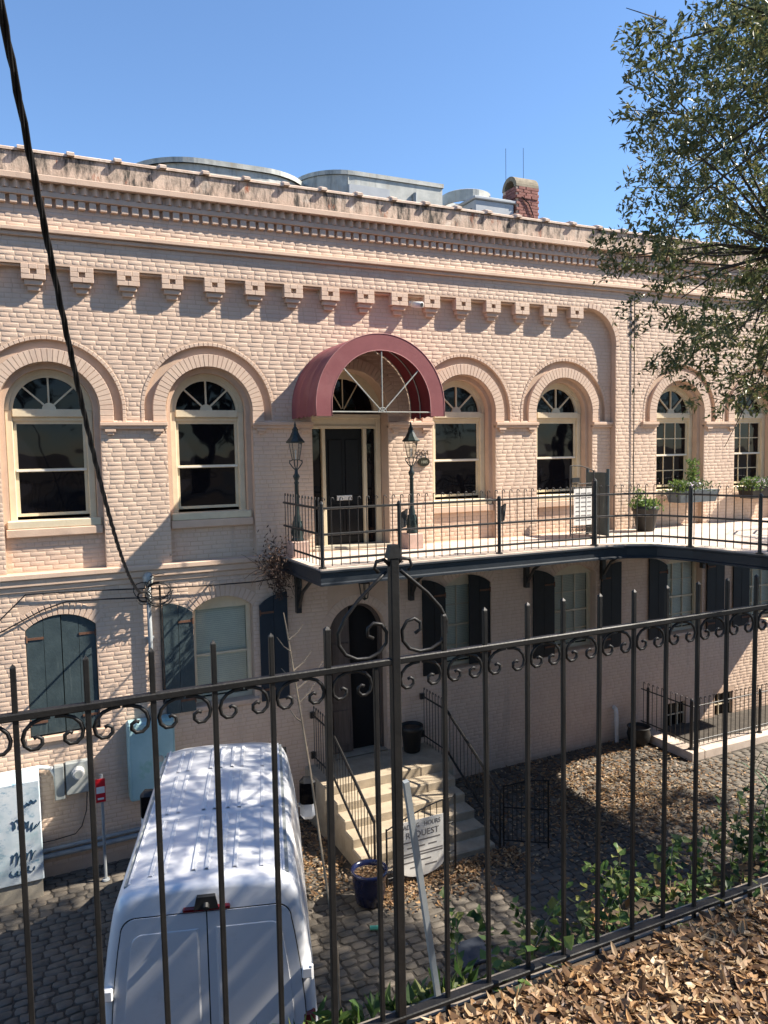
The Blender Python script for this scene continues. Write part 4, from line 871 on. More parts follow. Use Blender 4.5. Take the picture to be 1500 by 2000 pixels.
A0 = Vector((6.68,-2.70)); A1 = Vector((7.25,-3.1)); L2 = [A0+(A1-A0)*i/10 for i in range(11)]
p = MB()
for f_ in (lambda i: .98+.14*sin(pi/2*i/10), lambda i: .64, lambda i: .10): p.tube([(q.x,q.y,f_(i)) for i, q in enumerate(L2)], .012, 6)
p.tube([(A1.x,A1.y,.02),(A1.x,A1.y,1.12)], .014, 6); p.tube([(A0.x,A0.y,.0),(A0.x,A0.y,1.0)], .014, 6); p.obj('gate_frame', 'iron2', Gt)
for i in range(1, 10): q = L2[i]; MB().tube([(q.x,q.y,.10),(q.x,q.y,.98+.14*sin(pi/2*i/10))], .0065, 5).obj('picket', 'iron', Gt)

# ------------------------------------------------------------------ pots and planters
def pot(name, label, loc, prof, m, soil_z, rs, n=24):
    T = thing(name, label, 'pot', loc); b = MB().lathe(prof, loc, n); b.obj('pot_body', m, T, True)
    MB().add([(loc[0]+rs*cos(2*pi*k/16), loc[1]+rs*sin(2*pi*k/16), loc[2]+soil_z) for k in range(16)], [tuple(range(16))]).obj('soil', 'soil', T); return T
pot('flower_pot', 'glossy dark blue pot of dead leaves at the foot of the steps', (4.22,-2.95,gz(4.2)), [(.17,0),(.20,.02),(.235,.25),(.25,.42),(.27,.45),(.265,.49),(.235,.49),(.225,.42)], 'bluepot', .42, .23)
pot('flower_pot', 'tall black pot on the landing right of the lower door', (6.30,-.28,.775), [(.12,0),(.15,.02),(.19,.40),(.215,.42),(.215,.50),(.195,.50),(.19,.44)], 'blackpot', .44, .19)
pot('flower_pot', 'black balcony planter with green herbs below the right windows', (11.62,-.62,BZ), [(.15,0),(.18,.02),(.25,.42),(.275,.44),(.275,.52),(.25,.52),(.245,.47)], 'blackpot', .47, .245)
pot('flower_pot', 'round dark pot by the drain pipe at the wall foot', (11.65,-.45,gz(11.5)), [(.14,0),(.22,.10),(.25,.24),(.22,.36),(.25,.40),(.22,.40),(.20,.34)], 'blackpot', .34, .2)

# numpy leaves ----------------------------------------------------------------
def unit(a): return a/np.maximum(np.linalg.norm(a, axis=1, keepdims=True), 1e-9)
def leaves(name, P, D, Nn, L, W_, m, parent=None, fold=.25):
    n = len(P); D = unit(D); S = unit(np.cross(D, Nn)); Nn = unit(np.cross(S, D)); L = np.asarray(L).reshape(-1, 1)*np.ones((n, 1)); W_ = np.asarray(W_).reshape(-1, 1)*np.ones((n, 1))
    base = P; tip = P+D*L; mid = P+D*L*.45; l = mid+S*W_*.5+Nn*W_*fold; r = mid-S*W_*.5+Nn*W_*fold
    V = np.stack([base, r, tip, l], 1).reshape(-1, 3); k = np.arange(n)*4; F = np.concatenate([np.stack([k, k+1, k+2], 1), np.stack([k, k+2, k+3], 1)]).reshape(-1, 3)
    F = np.stack([np.stack([k, k+1, k+2], 1), np.stack([k, k+2, k+3], 1)], 1).reshape(-1, 3)
    return place(npmesh(name, V, F, m), name, parent)
def leaves6(name, P, D, Nn, L, W_, m, parent=None, curl=.3, wide=.42):
    n = len(P); D = unit(D); S = unit(np.cross(D, Nn)); Nn = unit(np.cross(S, D)); L = np.asarray(L).reshape(-1, 1)*np.ones((n, 1)); W_ = np.asarray(W_).reshape(-1, 1)*np.ones((n, 1))
    c = curl*rng.uniform(-.4, 1.0, (n, 1)); f = rng.uniform(-.1, .35, (n, 1))
    a = P+D*L*.28+Nn*L*c*.02; b = P+D*L*.68+Nn*L*c*.16; tip = P+D*L*.98+Nn*L*c*.42+S*W_*rng.uniform(-.3, .3, (n, 1))
    V = np.stack([P, a+S*W_*.5*(wide/.42)+Nn*W_*f, a-Nn*W_*.05, a-S*W_*.5*(wide/.42)+Nn*W_*f, b+S*W_*.38+Nn*W_*f, b-Nn*W_*.05, b-S*W_*.38+Nn*W_*f, tip], 1).reshape(-1, 3); k = np.arange(n)*8
    T_ = [(0,2,1),(0,3,2),(1,2,5),(1,5,4),(2,3,6),(2,6,5),(4,5,7),(5,6,7)]
    F = np.stack([np.stack([k+i for i in t], 1) for t in T_], 1).reshape(-1, 3); return place(npmesh(name, V, F, m), name, parent)
def rnd(n): return unit(rng.normal(size=(n, 3)))
def tuft(name, c, n, spread, h, L, W_, m, parent):
    P = np.array(c)+rng.normal(size=(n, 3))*np.array([spread, spread, 0])*.6; P[:, 2] += rng.random(n)*h
    D = rnd(n)*.8+np.array([0, 0, .55]); return leaves(name, P, D, rnd(n)+np.array([0,0,.6]), L*(.7+.6*rng.random(n)), W_*(.7+.6*rng.random(n)), m, parent)
PT = thing('potted_herb', 'bright green herbs growing in the balcony planter', 'plant', (11.62,-.62,BZ+.47))
tuft('foliage', (11.62,-.62,BZ+.45), 420, .22, .16, .10, .035, 'shrub', PT); tuft('tall_stems', (11.45,-.62,BZ+.47), 120, .10, .36, .12, .03, 'shrub', PT)
for (x, lab, lab2) in ((13.15, 'grey window box under the second window from the right edge', 'leafy flowers trailing from the grey window box'), (15.35, 'black window box under the rightmost window', 'purple flowers trailing from the black window box')):
    p = MB(); p.add([(x-.42,-.50,5.10),(x+.62,-.50,5.10),(x+.62,-.16,5.10),(x-.42,-.16,5.10),(x-.50,-.56,5.36),(x+.68,-.56,5.36),(x+.68,-.15,5.36),(x-.50,-.15,5.36)], [(0,3,2,1),(4,5,6,7),(0,1,5,4),(1,2,6,5),(2,3,7,6),(3,0,4,7)])
    q = p.obj('window_box', 'boxgrey' if x < 14 else 'blackpot'); tag(q, lab, 'window box')
    T = thing('window_flowers', lab2, 'plant', (x,-.35,5.36))
    tuft('foliage', (x-.38,-.42,5.28), 500, .16, .26, .08, .035, 'shrub', T); tuft('foliage', (x+.1,-.38,5.34), 260, .28, .20, .09, .03, 'strap', T); tuft('blooms', (x-.2,-.42,5.44), 90, .25, .10, .045, .04, 'flower', T)
    if x < 14: tuft('tall_stems', (x+.08,-.35,5.38), 230, .09, .62, .10, .035, 'shrub', T)

# ------------------------------------------------------------------ left wall services
Ma = thing('service_mast', 'grey electrical mast with a tangle of wires on the pink wall', 'mast', (1.75,-.1,1.9))
p = MB(); p.tube([(1.75,-.07,2.1),(1.75,-.07,4.28)], .036, 10); p.obj('conduit', 'conduit', Ma, True)
p = MB(); p.lathe([(.05,4.26),(.075,4.32),(.085,4.40),(.05,4.46),(0,4.475)], (1.75,-.09,0), 12); p.obj('weather_head', 'alu', Ma, True)
for z in (2.5, 3.4): MB().box(1.69, 1.81, -.075, -.003, z, z+.03).obj('strap', 'conduit', Ma)
MB().tube([(1.93,-.03,2.3),(1.93,-.05,4.15),(1.92,-.10,4.25)], .016, 6).obj('riser_wire', 'cable', Ma)
for k in range(11):
    a0 = random.uniform(-.4, .4); sx = random.choice((-1, 1)); R_ = random.uniform(.07, .24); pts = []
    c0 = Vector((1.75+sx*R_*.7, -.16-random.random()*.1, 4.32-random.random()*.2-R_*.3))
    for i in range(13): an = 2*pi*i/12*(.75 if k % 3 else 1)+a0+pi/2; pts.append((c0.x+R_*cos(an), c0.y+.03*sin(3*an), c0.z+R_*.9*sin(an)))
    MB().tube(pts, .0075, 5).obj('wire_loop', 'cable', Ma)
p = MB(); p.tube([(1.68,-.15,4.20),(1.74,-.14,4.05),(1.78,-.12,3.95)], .022, 6); p.obj('splice', 'alu', Ma)
cp = [(0.025,-9.105,8.063),(0.056,-8.944,7.907),(0.087,-8.78,7.747),(0.117,-8.625,7.605),(0.179,-8.302,7.443),(0.248,-7.941,7.159),(0.296,-7.69,6.942),(0.384,-7.232,6.644),(0.493,-6.666,6.277),(0.607,-6.075,5.986),(0.748,-5.34,5.624),(0.934,-4.372,5.211),(1.272,-2.609,4.609),(1.55,-1.1,4.33),(1.70,-.18,4.25)]
# smooth it: quadratic fit against distance, then continue to the pole side
arr = np.array(cp); tt = -arr[:, 1]; cf = np.polyfit(tt, arr[:, 2], 3); cx_ = np.polyfit(tt, arr[:, 0], 1)
ty = np.concatenate([np.linspace(.2, 9.4, 90), np.linspace(9.5, 12, 12)])
base = np.stack([np.polyval(cx_, ty), -ty, np.polyval(cf, ty)], 1)
Ca = thing('service_cable', 'thick twisted black service cable slanting across the left edge', 'cable', (1.7,-.2,4.25))
for k in range(3):
    ph = 2*pi*k/3+np.cumsum(np.concatenate([[0], np.linalg.norm(np.diff(base, axis=0), axis=1)]))*9
    MB().tube([(b[0]+.0105*cos(q), b[1], b[2]+.0105*sin(q)) for b, q in zip(base, ph)], .0095, 6).obj('strand', 'cable', Ca, True)
for lab, pts in (('upper thin black wire sagging along the wall below the band', [(-1.2,-.05,3.2),(-.376,-.05,3.93),(-.013,-.05,4.28),(.45,-.06,4.27),(.997,-.06,4.25),(1.9,-.06,4.20),(2.7,-.06,4.17),(3.5,-.06,4.16),(3.95,-.06,4.2)]), ('lower thin wire running up to the electrical mast', [(-1.2,-.04,3.5),(-.37,-.04,3.75),(.2,-.04,4.02),(.55,-.04,4.12),(1.1,-.05,4.10),(1.70,-.08,4.07)])):
    q = MB().tube(pts, .011, 5).obj('wall_wire', 'cable'); tag(q, lab, 'wire')
Me = thing('electric_meter', 'grey electric meter box with round glass on the lower left wall', 'meter', (.55,-.12,1.05))
p = MB(); p.bbox(.40,.78,-.13,-.003,1.12,1.62,.012); p.obj('box', 'meter', Me); p = MB(); p.bbox(.24,.38,-.15,-.003,1.08,1.60,.01); p.obj('side_box', 'meter', Me)
p = MB(); p.tube([(.58,-.13,1.46),(.58,-.17,1.46)], .095, 20); p.tube([(.58,-.17,1.46),(.58,-.24,1.46)], .078, 20); p.obj('meter_glass', 'pvc', Me, False); MB().tube([(.58,-.242,1.46),(.58,-.247,1.46)], .06, 18).obj('dial', 'meter', Me)
MB().tube([(.70,-.06,1.1),(.68,-.05,.8),(.60,-.04,.55),(.50,-.04,.45),(.2,-.04,.42),(-.1,-.04,.42)], .008, 5).obj('wire', 'cable', Me)
MB().tube([(-1.0,-.07,1.60),(.05,-.07,1.62),(.20,-.07,1.58),(.26,-.07,1.45),(.27,-.07,1.3)], .035, 8).obj('pvc_elbow', 'pvc', Me, True)
Cb = thing('electric_cabinet', 'pale blue green electrical cabinet on the wall behind the van', 'cabinet', (1.65,-.2,.85))
p = MB(); p.bbox(1.32,2.04,-.26,-.003,.86,2.12,.03); cb_ = p.obj('case', 'cabinet', Cb); p = MB(); p.bbox(1.345,2.015,-.275,-.262,.89,2.09,.012); d_ = p.obj('door', 'cabinet', Cb); MB().tube([(1.80,-.276,1.5),(1.80,-.30,1.5)], .05, 14).obj('lock', 'alu', d_)
q = MB().tube([(2.06,-.06,.0),(2.06,-.06,.95)], .03, 8).obj('conduit_pipe', 'conduit'); tag(q, 'short dark vertical conduit below the blue cabinet', 'pipe')
Gp = thing('graffiti_cabinet', 'white utility cabinet covered in blue graffiti at the left edge', 'cabinet', (-.45,-.35,.1))
p = MB(); p.bbox(-1.3,.03,-.55,-.02,.10,1.62,.015); p.obj('case', 'graffiti', Gp); MB().box(-1.28,0.01,-.52,-.03,-.2,.10).obj('plinth', 'conc', Gp)
def squiggle(x, z, w_, h, n, seed):
    r = random.Random(seed); pts = []
    am = [r.uniform(.5, 1.1) for _ in range(n+2)]
    for i in range(n*14+1): t = i/14; A_ = am[int(t)]*(1-t % 1)+am[int(t)+1]*(t % 1); pts.append((x+w_*t/n+.35*w_/n*sin(2*pi*t+seed), -.556, z+h*.55*A_*cos(2*pi*t)+.02*sin(t*1.7+seed)))
    return MB().tube(pts, .007, 4)
for k, (x, z, w_, h, n) in enumerate(((-.36,1.0,.22,.12,3),(-.40,.50,.32,.16,5),(-.15,.95,.15,.10,3),(-.4,.3,.3,.08,4),(-.2,1.3,.18,.06,3))): squiggle(x, z, w_, h, n, k).obj('graffiti_mark', 'ink', Gp)
for lab, z, r_ in (('upper grey conduit along the foot of the left wall', .30, .032), ('lower grey conduit along the foot of the left wall', .20, .045)):
    q = MB().tube([(-1.5,-.06,z-.02),(.6,-.06,z),(1.6,-.06,z+.02),(3.9,-.06,z+.05)], r_, 8).obj('wall_conduit', 'conduit'); tag(q, lab, 'pipe')
Rs = thing('parking_sign', 'small red sign on a grey post beside the meter', 'sign', (.86,-.55,gz(.86)))
MB().tube([(.88,-.53,gz(.9)),(.88,-.53,1.52)], .022, 6).obj('post', 'conduit', Rs); pl = MB().box(.79,.93,-.565,-.555,1.10,1.46).obj('plate', 'sign_red', Rs)
MB().box(.80,.92,-.568,-.5655,1.24,1.34).obj('label_panel', 'sign_white', pl); MB().box(.815,.905,-.568,-.5655,1.14,1.17).obj('label_panel', 'sign_white', pl); MB().lathe([(0,.03),(.05,.02),(.06,0)], (.88,-.53,gz(.88)), 12).obj('foot', 'conduit', Rs)
q = MB().tube([(11.34,-.02,.72),(11.33,-.10,.70),(11.33,-.12,.62),(11.35,-.12,gz(11.3))], .045, 10).obj('drain_pipe', 'pvc'); tag(q, 'short white drain pipe on the shaded wall under the balcony', 'pipe')
q = MB().tube([(11.72,PY-.03,9.4),(11.72,PY-.03,4.62)], .011, 6).obj('wall_cable', 'plaque'); tag(q, 'thin vertical cable running down the wall between the right windows', 'cable')

# ------------------------------------------------------------------ sunken area at the right
Ar = thing('area_kerb', 'pale raised kerb round the sunken area under the footbridge', 'kerb', (13,-.8,0))
for k, (a, b, c, d) in enumerate(((11.95,12.30,-1.62,-.005),(12.30,15.4,-1.62,-1.25),(15.4,17.5,-1.62,-1.25))): MB().bbox(a, b, c, d, -.25, .14, .012).obj('kerb_stone', 'slab', Ar)
MB().box(12.31, 17.5, -.03, -.012, -.2, -.06).obj('floor_edge', 'bounce_orange', Ar)  # strip tinted with the painted bounce light
ap = hook_picket(.06, 1.05, .0075, .02)
iron_rail('low black iron railing round the sunken area at right', [(12.10,-.05),(12.10,-1.45),(17.4,-1.45)], [(12.10,-.25,1),(12.10,-1.45,1.1),(14.1,-1.45,1),(16.1,-1.45,1)], .14, (.88,.16), .014, .13, ap)
q = MB().tube([(11.68,-1.95,gz(11.7)),(11.68,-1.95,.55)], .035, 8).obj('bollard', 'iron'); tag(q, 'short black iron post in front of the kerb corner', 'post')
q = MB().bbox(4.62,5.14,-4.82,-4.38,gz(4.9)+.0,gz(4.9)+.05,.012).obj('slate_slab', 'slate'); q.rotation_euler = (0,0,0); tag(q, 'dark blue slate slab lying on the cobbles', 'slab')
q = MB().tube([(3.95,-3.55,gz(4)+.03),(4.07,-3.60,gz(4)+.03)], .03, 8).obj('crushed_bottle', 'green_plastic'); tag(q, 'crushed green plastic scrap on the cobbles near the blue pot', 'litter')

# ------------------------------------------------------------------ van
Vn = thing('delivery_van', 'white high roof delivery van parked nose to the wall', 'van', (1.285,-6.095,gz(1.3)), -radians(16.5)); Vn.scale = (.965, 1, 1.057)
zo = gz(1.3)
PR = [(.90,.32),(.965,.50),(.985,.80),(.99,1.10),(.97,1.45),(.94,1.75),(.895,2.05),(.855,2.25),(.825,2.38),(.775,2.47),(.70,2.515),(.55,2.545),(.35,2.56),(.15,2.565)]
def sec(u, top=2.565, ws=1.0, inset=0.0):
    pts = []
    for wv, z in PR:
        zz = .32+(z-.32)*(top-.32)/(2.565-.32); pts.append((-(wv*ws-inset), u, zz-(inset*.5 if z > 2.3 else 0)))
    return pts+[(-x, y, z) for x, y, z in pts[::-1]]
SECT = [sec(0, inset=.10), sec(.012, inset=.055), sec(.045, inset=.02), sec(.10), sec(1.0), sec(2.0), sec(2.9), sec(3.25, 2.555), sec(3.42, 2.52, .985), sec(3.58, 2.40, .975), sec(3.9, 2.05, .97), sec(4.25, 1.62, .97), sec(4.45, 1.36, .97), sec(4.8, 1.22, .96), sec(5.05, 1.10, .93), sec(5.15, .95, .88), sec(5.18, .75, .80)]
b = MB(); n = len(SECT[0])
for s_ in SECT: b.v += s_
for i in range(len(SECT)-1):
    for j in range(n-1): k = i*n+j; b.f.append((k, k+1, k+n+1, k+n))
    b.f.append((i*n+n-1, i*n, (i+1)*n, (i+1)*n+n-1))
b.f.append(tuple(range(n))[::-1]); b.f.append(tuple((len(SECT)-1)*n+j for j in range(n)))
def vp_(mb, name, m, parent=Vn, smooth=False): return place(mb.mesh(name, m, smooth), name, parent, local=True)
body = vp_(b, 'body', 'van', Vn, True)
for k, xx in enumerate((-.52,-.40,-.13,-.01,.13,.25,.50)):       # pressed ribs on the roof
    q = MB(); zt = 2.57-.045*(xx/.7)**2-.004
    for (u0, u1) in ((.22, 1.32), (1.42, 2.42), (2.50, 3.18)):
        A = [(xx-.028,u0,zt-.004),(xx-.014,u0+.02,zt+.016),(xx+.014,u0+.02,zt+.016),(xx+.028,u0,zt-.004)]; Bq = [(xx-.028,u1,zt-.004),(xx-.014,u1-.02,zt+.016),(xx+.014,u1-.02,zt+.016),(xx+.028,u1,zt-.004)]; q.strip(A, Bq)
    vp_(q, 'roof_rib', 'van')
for s_ in (-1, 1):
    q = MB(); q.box(s_*.735-.016, s_*.735+.016, .20, 3.3, 2.49, 2.508); vp_(q, 'roof_gutter', 'meter')
    q = MB(); q.box(s_*.705-.008, s_*.705+.008, .20, 3.3, 2.50, 2.526); vp_(q, 'roof_gutter', 'van')
def rear_poly(top, wt, inset, sx0, sx1, z0=.55, rc=.13):
    def hw(z): return np.interp(z, [.3,.8,1.1,1.45,1.75,2.05,2.25,2.38], [.86,.885,.89,.87,.84,.795,.755,.73])-inset
    out = []; zs = np.linspace(z0, top-rc, 14)
    out = [(hw(z), z) for z in zs]; c = (hw(top-rc)-rc-.01, top-rc)
    for i in range(1, 9): a = pi/2*i/8; out.append((c[0]+(rc+.01)*cos(a), c[1]+rc*sin(a)))
    return out
R0 = rear_poly(2.34, .7, 0, 0, 0); 
q = MB(); full = R0+[(-x, z) for x, z in R0[::-1]]; q.prism_y(full, -.004, .05, False); vp_(q, 'door_gap', 'seam')
for s_ in (-1, 1):
    O = [(s_*x, z) for x, z in rear_poly(2.332, .7, .010, 0, 0)]; poly = [(s_*.006, .55)]+O+[(s_*.006, 2.332)]
    I = [(s_*x, z) for x, z in rear_poly(2.20, .7, .115, 0, 0, .70, .10)]; ip = [(s_*.075, .70)]+I+[(s_*.075, 2.20)]
    q = MB(); q.prism_y(poly, -.012, .0, False); d_ = vp_(q, 'rear_door', 'van')
    q = MB(); m2 = len(ip); cxp = np.mean([p[0] for p in ip]); czp = np.mean([p[1] for p in ip])
    ins = [(p[0]+(cxp-p[0])*.03, p[1]+(czp-p[1])*.014) for p in ip]
    q.add([(x,-.0125,z) for x, z in ip]+[(x,-.0175,z) for x, z in ins], [(i,(i+1)%m2,(i+1)%m2+m2,i+m2) for i in range(m2)]+[tuple(range(m2,2*m2))]); place(q.mesh('door_panel', 'van'), 'door_panel', d_, local=True)
    for z in (.95, 1.72): q = MB(); q.bbox(s_*.89-.05, s_*.89+.05, -.05, .02, z-.05, z+.05, .012); q.tube([(s_*.93,-.03,z-.06),(s_*.93,-.03,z+.06)], .018, 8); place(q.mesh('hinge', 'van'), 'hinge', d_, local=True)
    q = MB(); q.bbox(s_*.90-.06, s_*.90+.06, -.02, .10, .75, 1.35, .02); vp_(q, 'tail_light', 'red')
    q = MB(); q.tube([(s_*.98,3.95,1.42),(s_*1.09,3.98,1.45)], .03, 8); q.bbox(s_*1.12-.115, s_*1.12+.115, 3.88, 4.08, 1.22, 1.78, .06); mr = vp_(q, 'mirror', 'van')
    q = MB(); q.bbox(s_*1.12-.118, s_*1.12+.118, 3.865, 4.05, 1.40, 1.795, .06); place(q.mesh('mirror_shell', 'vandark'), 'mirror_shell', mr, local=True); q = MB(); q.quad((s_*1.12-.095,3.862,1.46),(s_*1.12+.095,3.862,1.46),(s_*1.12+.095,3.862,1.74),(s_*1.12-.095,3.862,1.74)); place(q.mesh('mirror_glass', 'glass'), 'mirror_glass', mr, local=True)
    for u in (.95, 4.15):
        q = MB(); q.tube([(s_*.78,u,.34),(s_*.985,u,.34)], .345, 24); wh = vp_(q, 'wheel', 'tyre'); q = MB(); q.tube([(s_*.984,u,.34),(s_*.992,u,.34)], .21, 20); place(q.mesh('rim', 'alu'), 'rim', wh, local=True)
    q = MB(); q.add([(s_*.975,3.35,1.45),(s_*.975,4.15,1.42),(s_*.955,3.75,1.98),(s_*.945,3.40,2.05)], [(0,1,2,3)]); vp_(q, 'side_window', 'glass')
    q = MB(); q.box(s_*.988-.012, s_*.988+.012, .3, 3.3, .92, 1.02); vp_(q, 'rub_strip', 'vandark')
q = MB(); q.add([(-.82,3.60,2.36),(.82,3.60,2.36),(.90,4.40,1.44),(-.90,4.40,1.44)], [(0,1,2,3)])
for v in range(4): pass
vp_(q, 'windscreen', 'glass')
q = MB(); q.bbox(-.21,.21,-.03,.05,2.345,2.385,.010); bl = vp_(q, 'brake_light', 'red')
q = MB(); q.add([(-.11,-.045,2.375),(.11,-.045,2.375),(.085,.10,2.375),(-.085,.10,2.375),(-.085,-.035,2.475),(.085,-.035,2.475),(.06,.10,2.50),(-.06,.10,2.50)], [(0,3,2,1),(4,5,6,7),(0,1,5,4),(1,2,6,5),(2,3,7,6),(3,0,4,7)]); q.tube([(0,-.03,2.41),(0,-.065,2.39)], .03, 10); vp_(q, 'rear_camera', 'vandark')
q = MB(); q.bbox(-.93,.93,-.10,.10,.36,.54,.04); vp_(q, 'rear_bumper', 'vandark')
q = MB(); q.bbox(.04,.14,-.045,-.02,1.05,1.12,.01); vp_(q, 'door_handle', 'vandark')

# ------------------------------------------------------------------ foreground fence
FY = -10.55; FR = 5.672
Fe = thing('iron_fence', 'black wrought iron fence with scrolls crossing the foreground', 'fence', (1.0,FY,4.5))
MB().bbox(-1.4, 8.0, FY-.011, FY+.011, FR-.011, FR+.009, .003).obj('top_rail', 'iron2', Fe)
MB().bbox(-1.4, 8.0, FY-.018, FY+.018, 4.528, 4.545, .003).obj('bottom_rail', 'iron2', Fe)
def fpick(top, w_=.0085, tip=True):
    b = MB(); b.bbox(-w_, w_, -w_, w_, -1.2, top-.004, .002); b.add([(-w_,-w_,top-.004),(w_,-w_,top-.004),(w_,w_,top-.004),(-w_,w_,top-.004),(0,0,top+.006)], [(0,1,4),(1,2,4),(2,3,4),(3,0,4)]); return b.mesh('picket', 'iron2')
fp = fpick(.125, .0070); fpt = fpick(.125, .0090); fps = fpick(-.01, .0070)
PX = [-1.32,-1.16,-1.0,-.84,-.68,-.52,-.36,-.20,-.04,.126,.287,.449,.611,.778,.93,1.166,1.316,1.481,1.627,1.784,1.939,2.094,2.25,2.402,2.559,2.71,2.865,3.02,3.17,3.33,3.48,3.63]
for x in PX:
    place(fpt if x in (.778,) else fps if x == .93 else fp, 'picket', Fe, (x, FY, FR), (random.uniform(-.004,.004), random.uniform(-.004,.004), 0))
def scroll_mesh(sgn):
    pts = [(.078,0,-.014),(.055,0,-.016),(.034,0,-.024),(.019,0,-.040),(.013,0,-.060),(.017,0,-.078),(.030,0,-.090),(.046,0,-.090),(.057,0,-.079),(.057,0,-.066),(.046,0,-.059),(.038,0,-.063)]
    return MB().tube([(sgn*x,y,z) for x,y,z in pts], .0052, 6).mesh('scroll', 'iron2', True)
sR, sL = scroll_mesh(1), scroll_mesh(-1)
for i, x in enumerate(PX):
    if x < -.6: continue
    if x != .93: place(sR, 'scroll', Fe, (x, FY, FR)); place(sL, 'scroll', Fe, (x, FY, FR))
    else: place(sL, 'scroll', Fe, (x, FY, FR))
place(sR, 'scroll', Fe, (1.0, FY, FR))
po = MB(); po.bbox(.981, 1.009, FY-.014, FY+.014, 4.45, 5.985, .003); po.add([(.974,FY-.016,5.985),(1.016,FY-.016,5.985),(1.016,FY+.016,5.985),(.974,FY+.016,5.985),(.982,FY-.012,6.025),(1.008,FY-.012,6.025),(1.008,FY+.012,6.025),(.982,FY+.012,6.025)], [(0,1,5,4),(1,2,6,5),(2,3,7,6),(3,0,4,7),(4,5,6,7)]); po.obj('post', 'iron2', Fe)
lyre = [(-.010,5.962),(-.030,5.982),(-.055,5.978),(-.062,5.958),(-.048,5.945)]
lyre2 = [(-.024,5.945),(-.06,5.915),(-.115,5.868),(-.160,5.818),(-.182,5.775),(-.180,5.74),(-.160,5.71),(-.125,5.692),(-.085,5.69),(-.050,5.703),(-.028,5.73),(-.026,5.762),(-.042,5.788),(-.068,5.794),(-.088,5.78),(-.088,5.758),(-.070,5.748)]
for sg in (1, -1):
    for k, L_ in enumerate((lyre, lyre2)): MB().tube([(.995+sg*x, FY, z) for x, z in L_], .0058, 6).obj('ornament', 'iron2', Fe, True)
br_ = MB(); a = Vector((1.035,FY+.02,5.28)); b_ = Vector((1.19,FY+.10,4.42)); br_.tube([a, b_], .0125, 4); br_.obj('brace', 'conduit', Fe)
# bare sapling stems by the fence
Sp = thing('bare_sapling', 'thin bare sapling stem growing in front of the lower door', 'sapling', (1.02,-9.6,3.3))
stem = [(1.12,-9.72,3.6),(1.105,-9.72,4.2),(1.06,-9.70,4.6),(1.02,-9.68,5.0),(.97,-9.66,5.4),(.945,-9.65,5.6),(.935,-9.65,5.66)]
MB().tube(stem, [.006,.0055,.005,.0045,.004,.003,.002], 6).obj('stem', 'twig', Sp)
for z0, sx, sz in ((5.28,.10,.10),(5.38,-.05,.05),(5.42,.09,.07),(5.50,-.05,.06),(5.55,.07,.05),(5.34,.13,.10),(5.2,-.04,.05)):
    x0 = np.interp(z0, [3.6,4.2,4.6,5.0,5.4,5.6,5.66], [p[0] for p in stem]); MB().tube([(x0,-9.66,z0),(x0+sx*.5,-9.65,z0+sz*.35),(x0+sx,-9.64,z0+sz)], [.003,.0025,.0015], 4).obj('twig', 'twig', Sp)

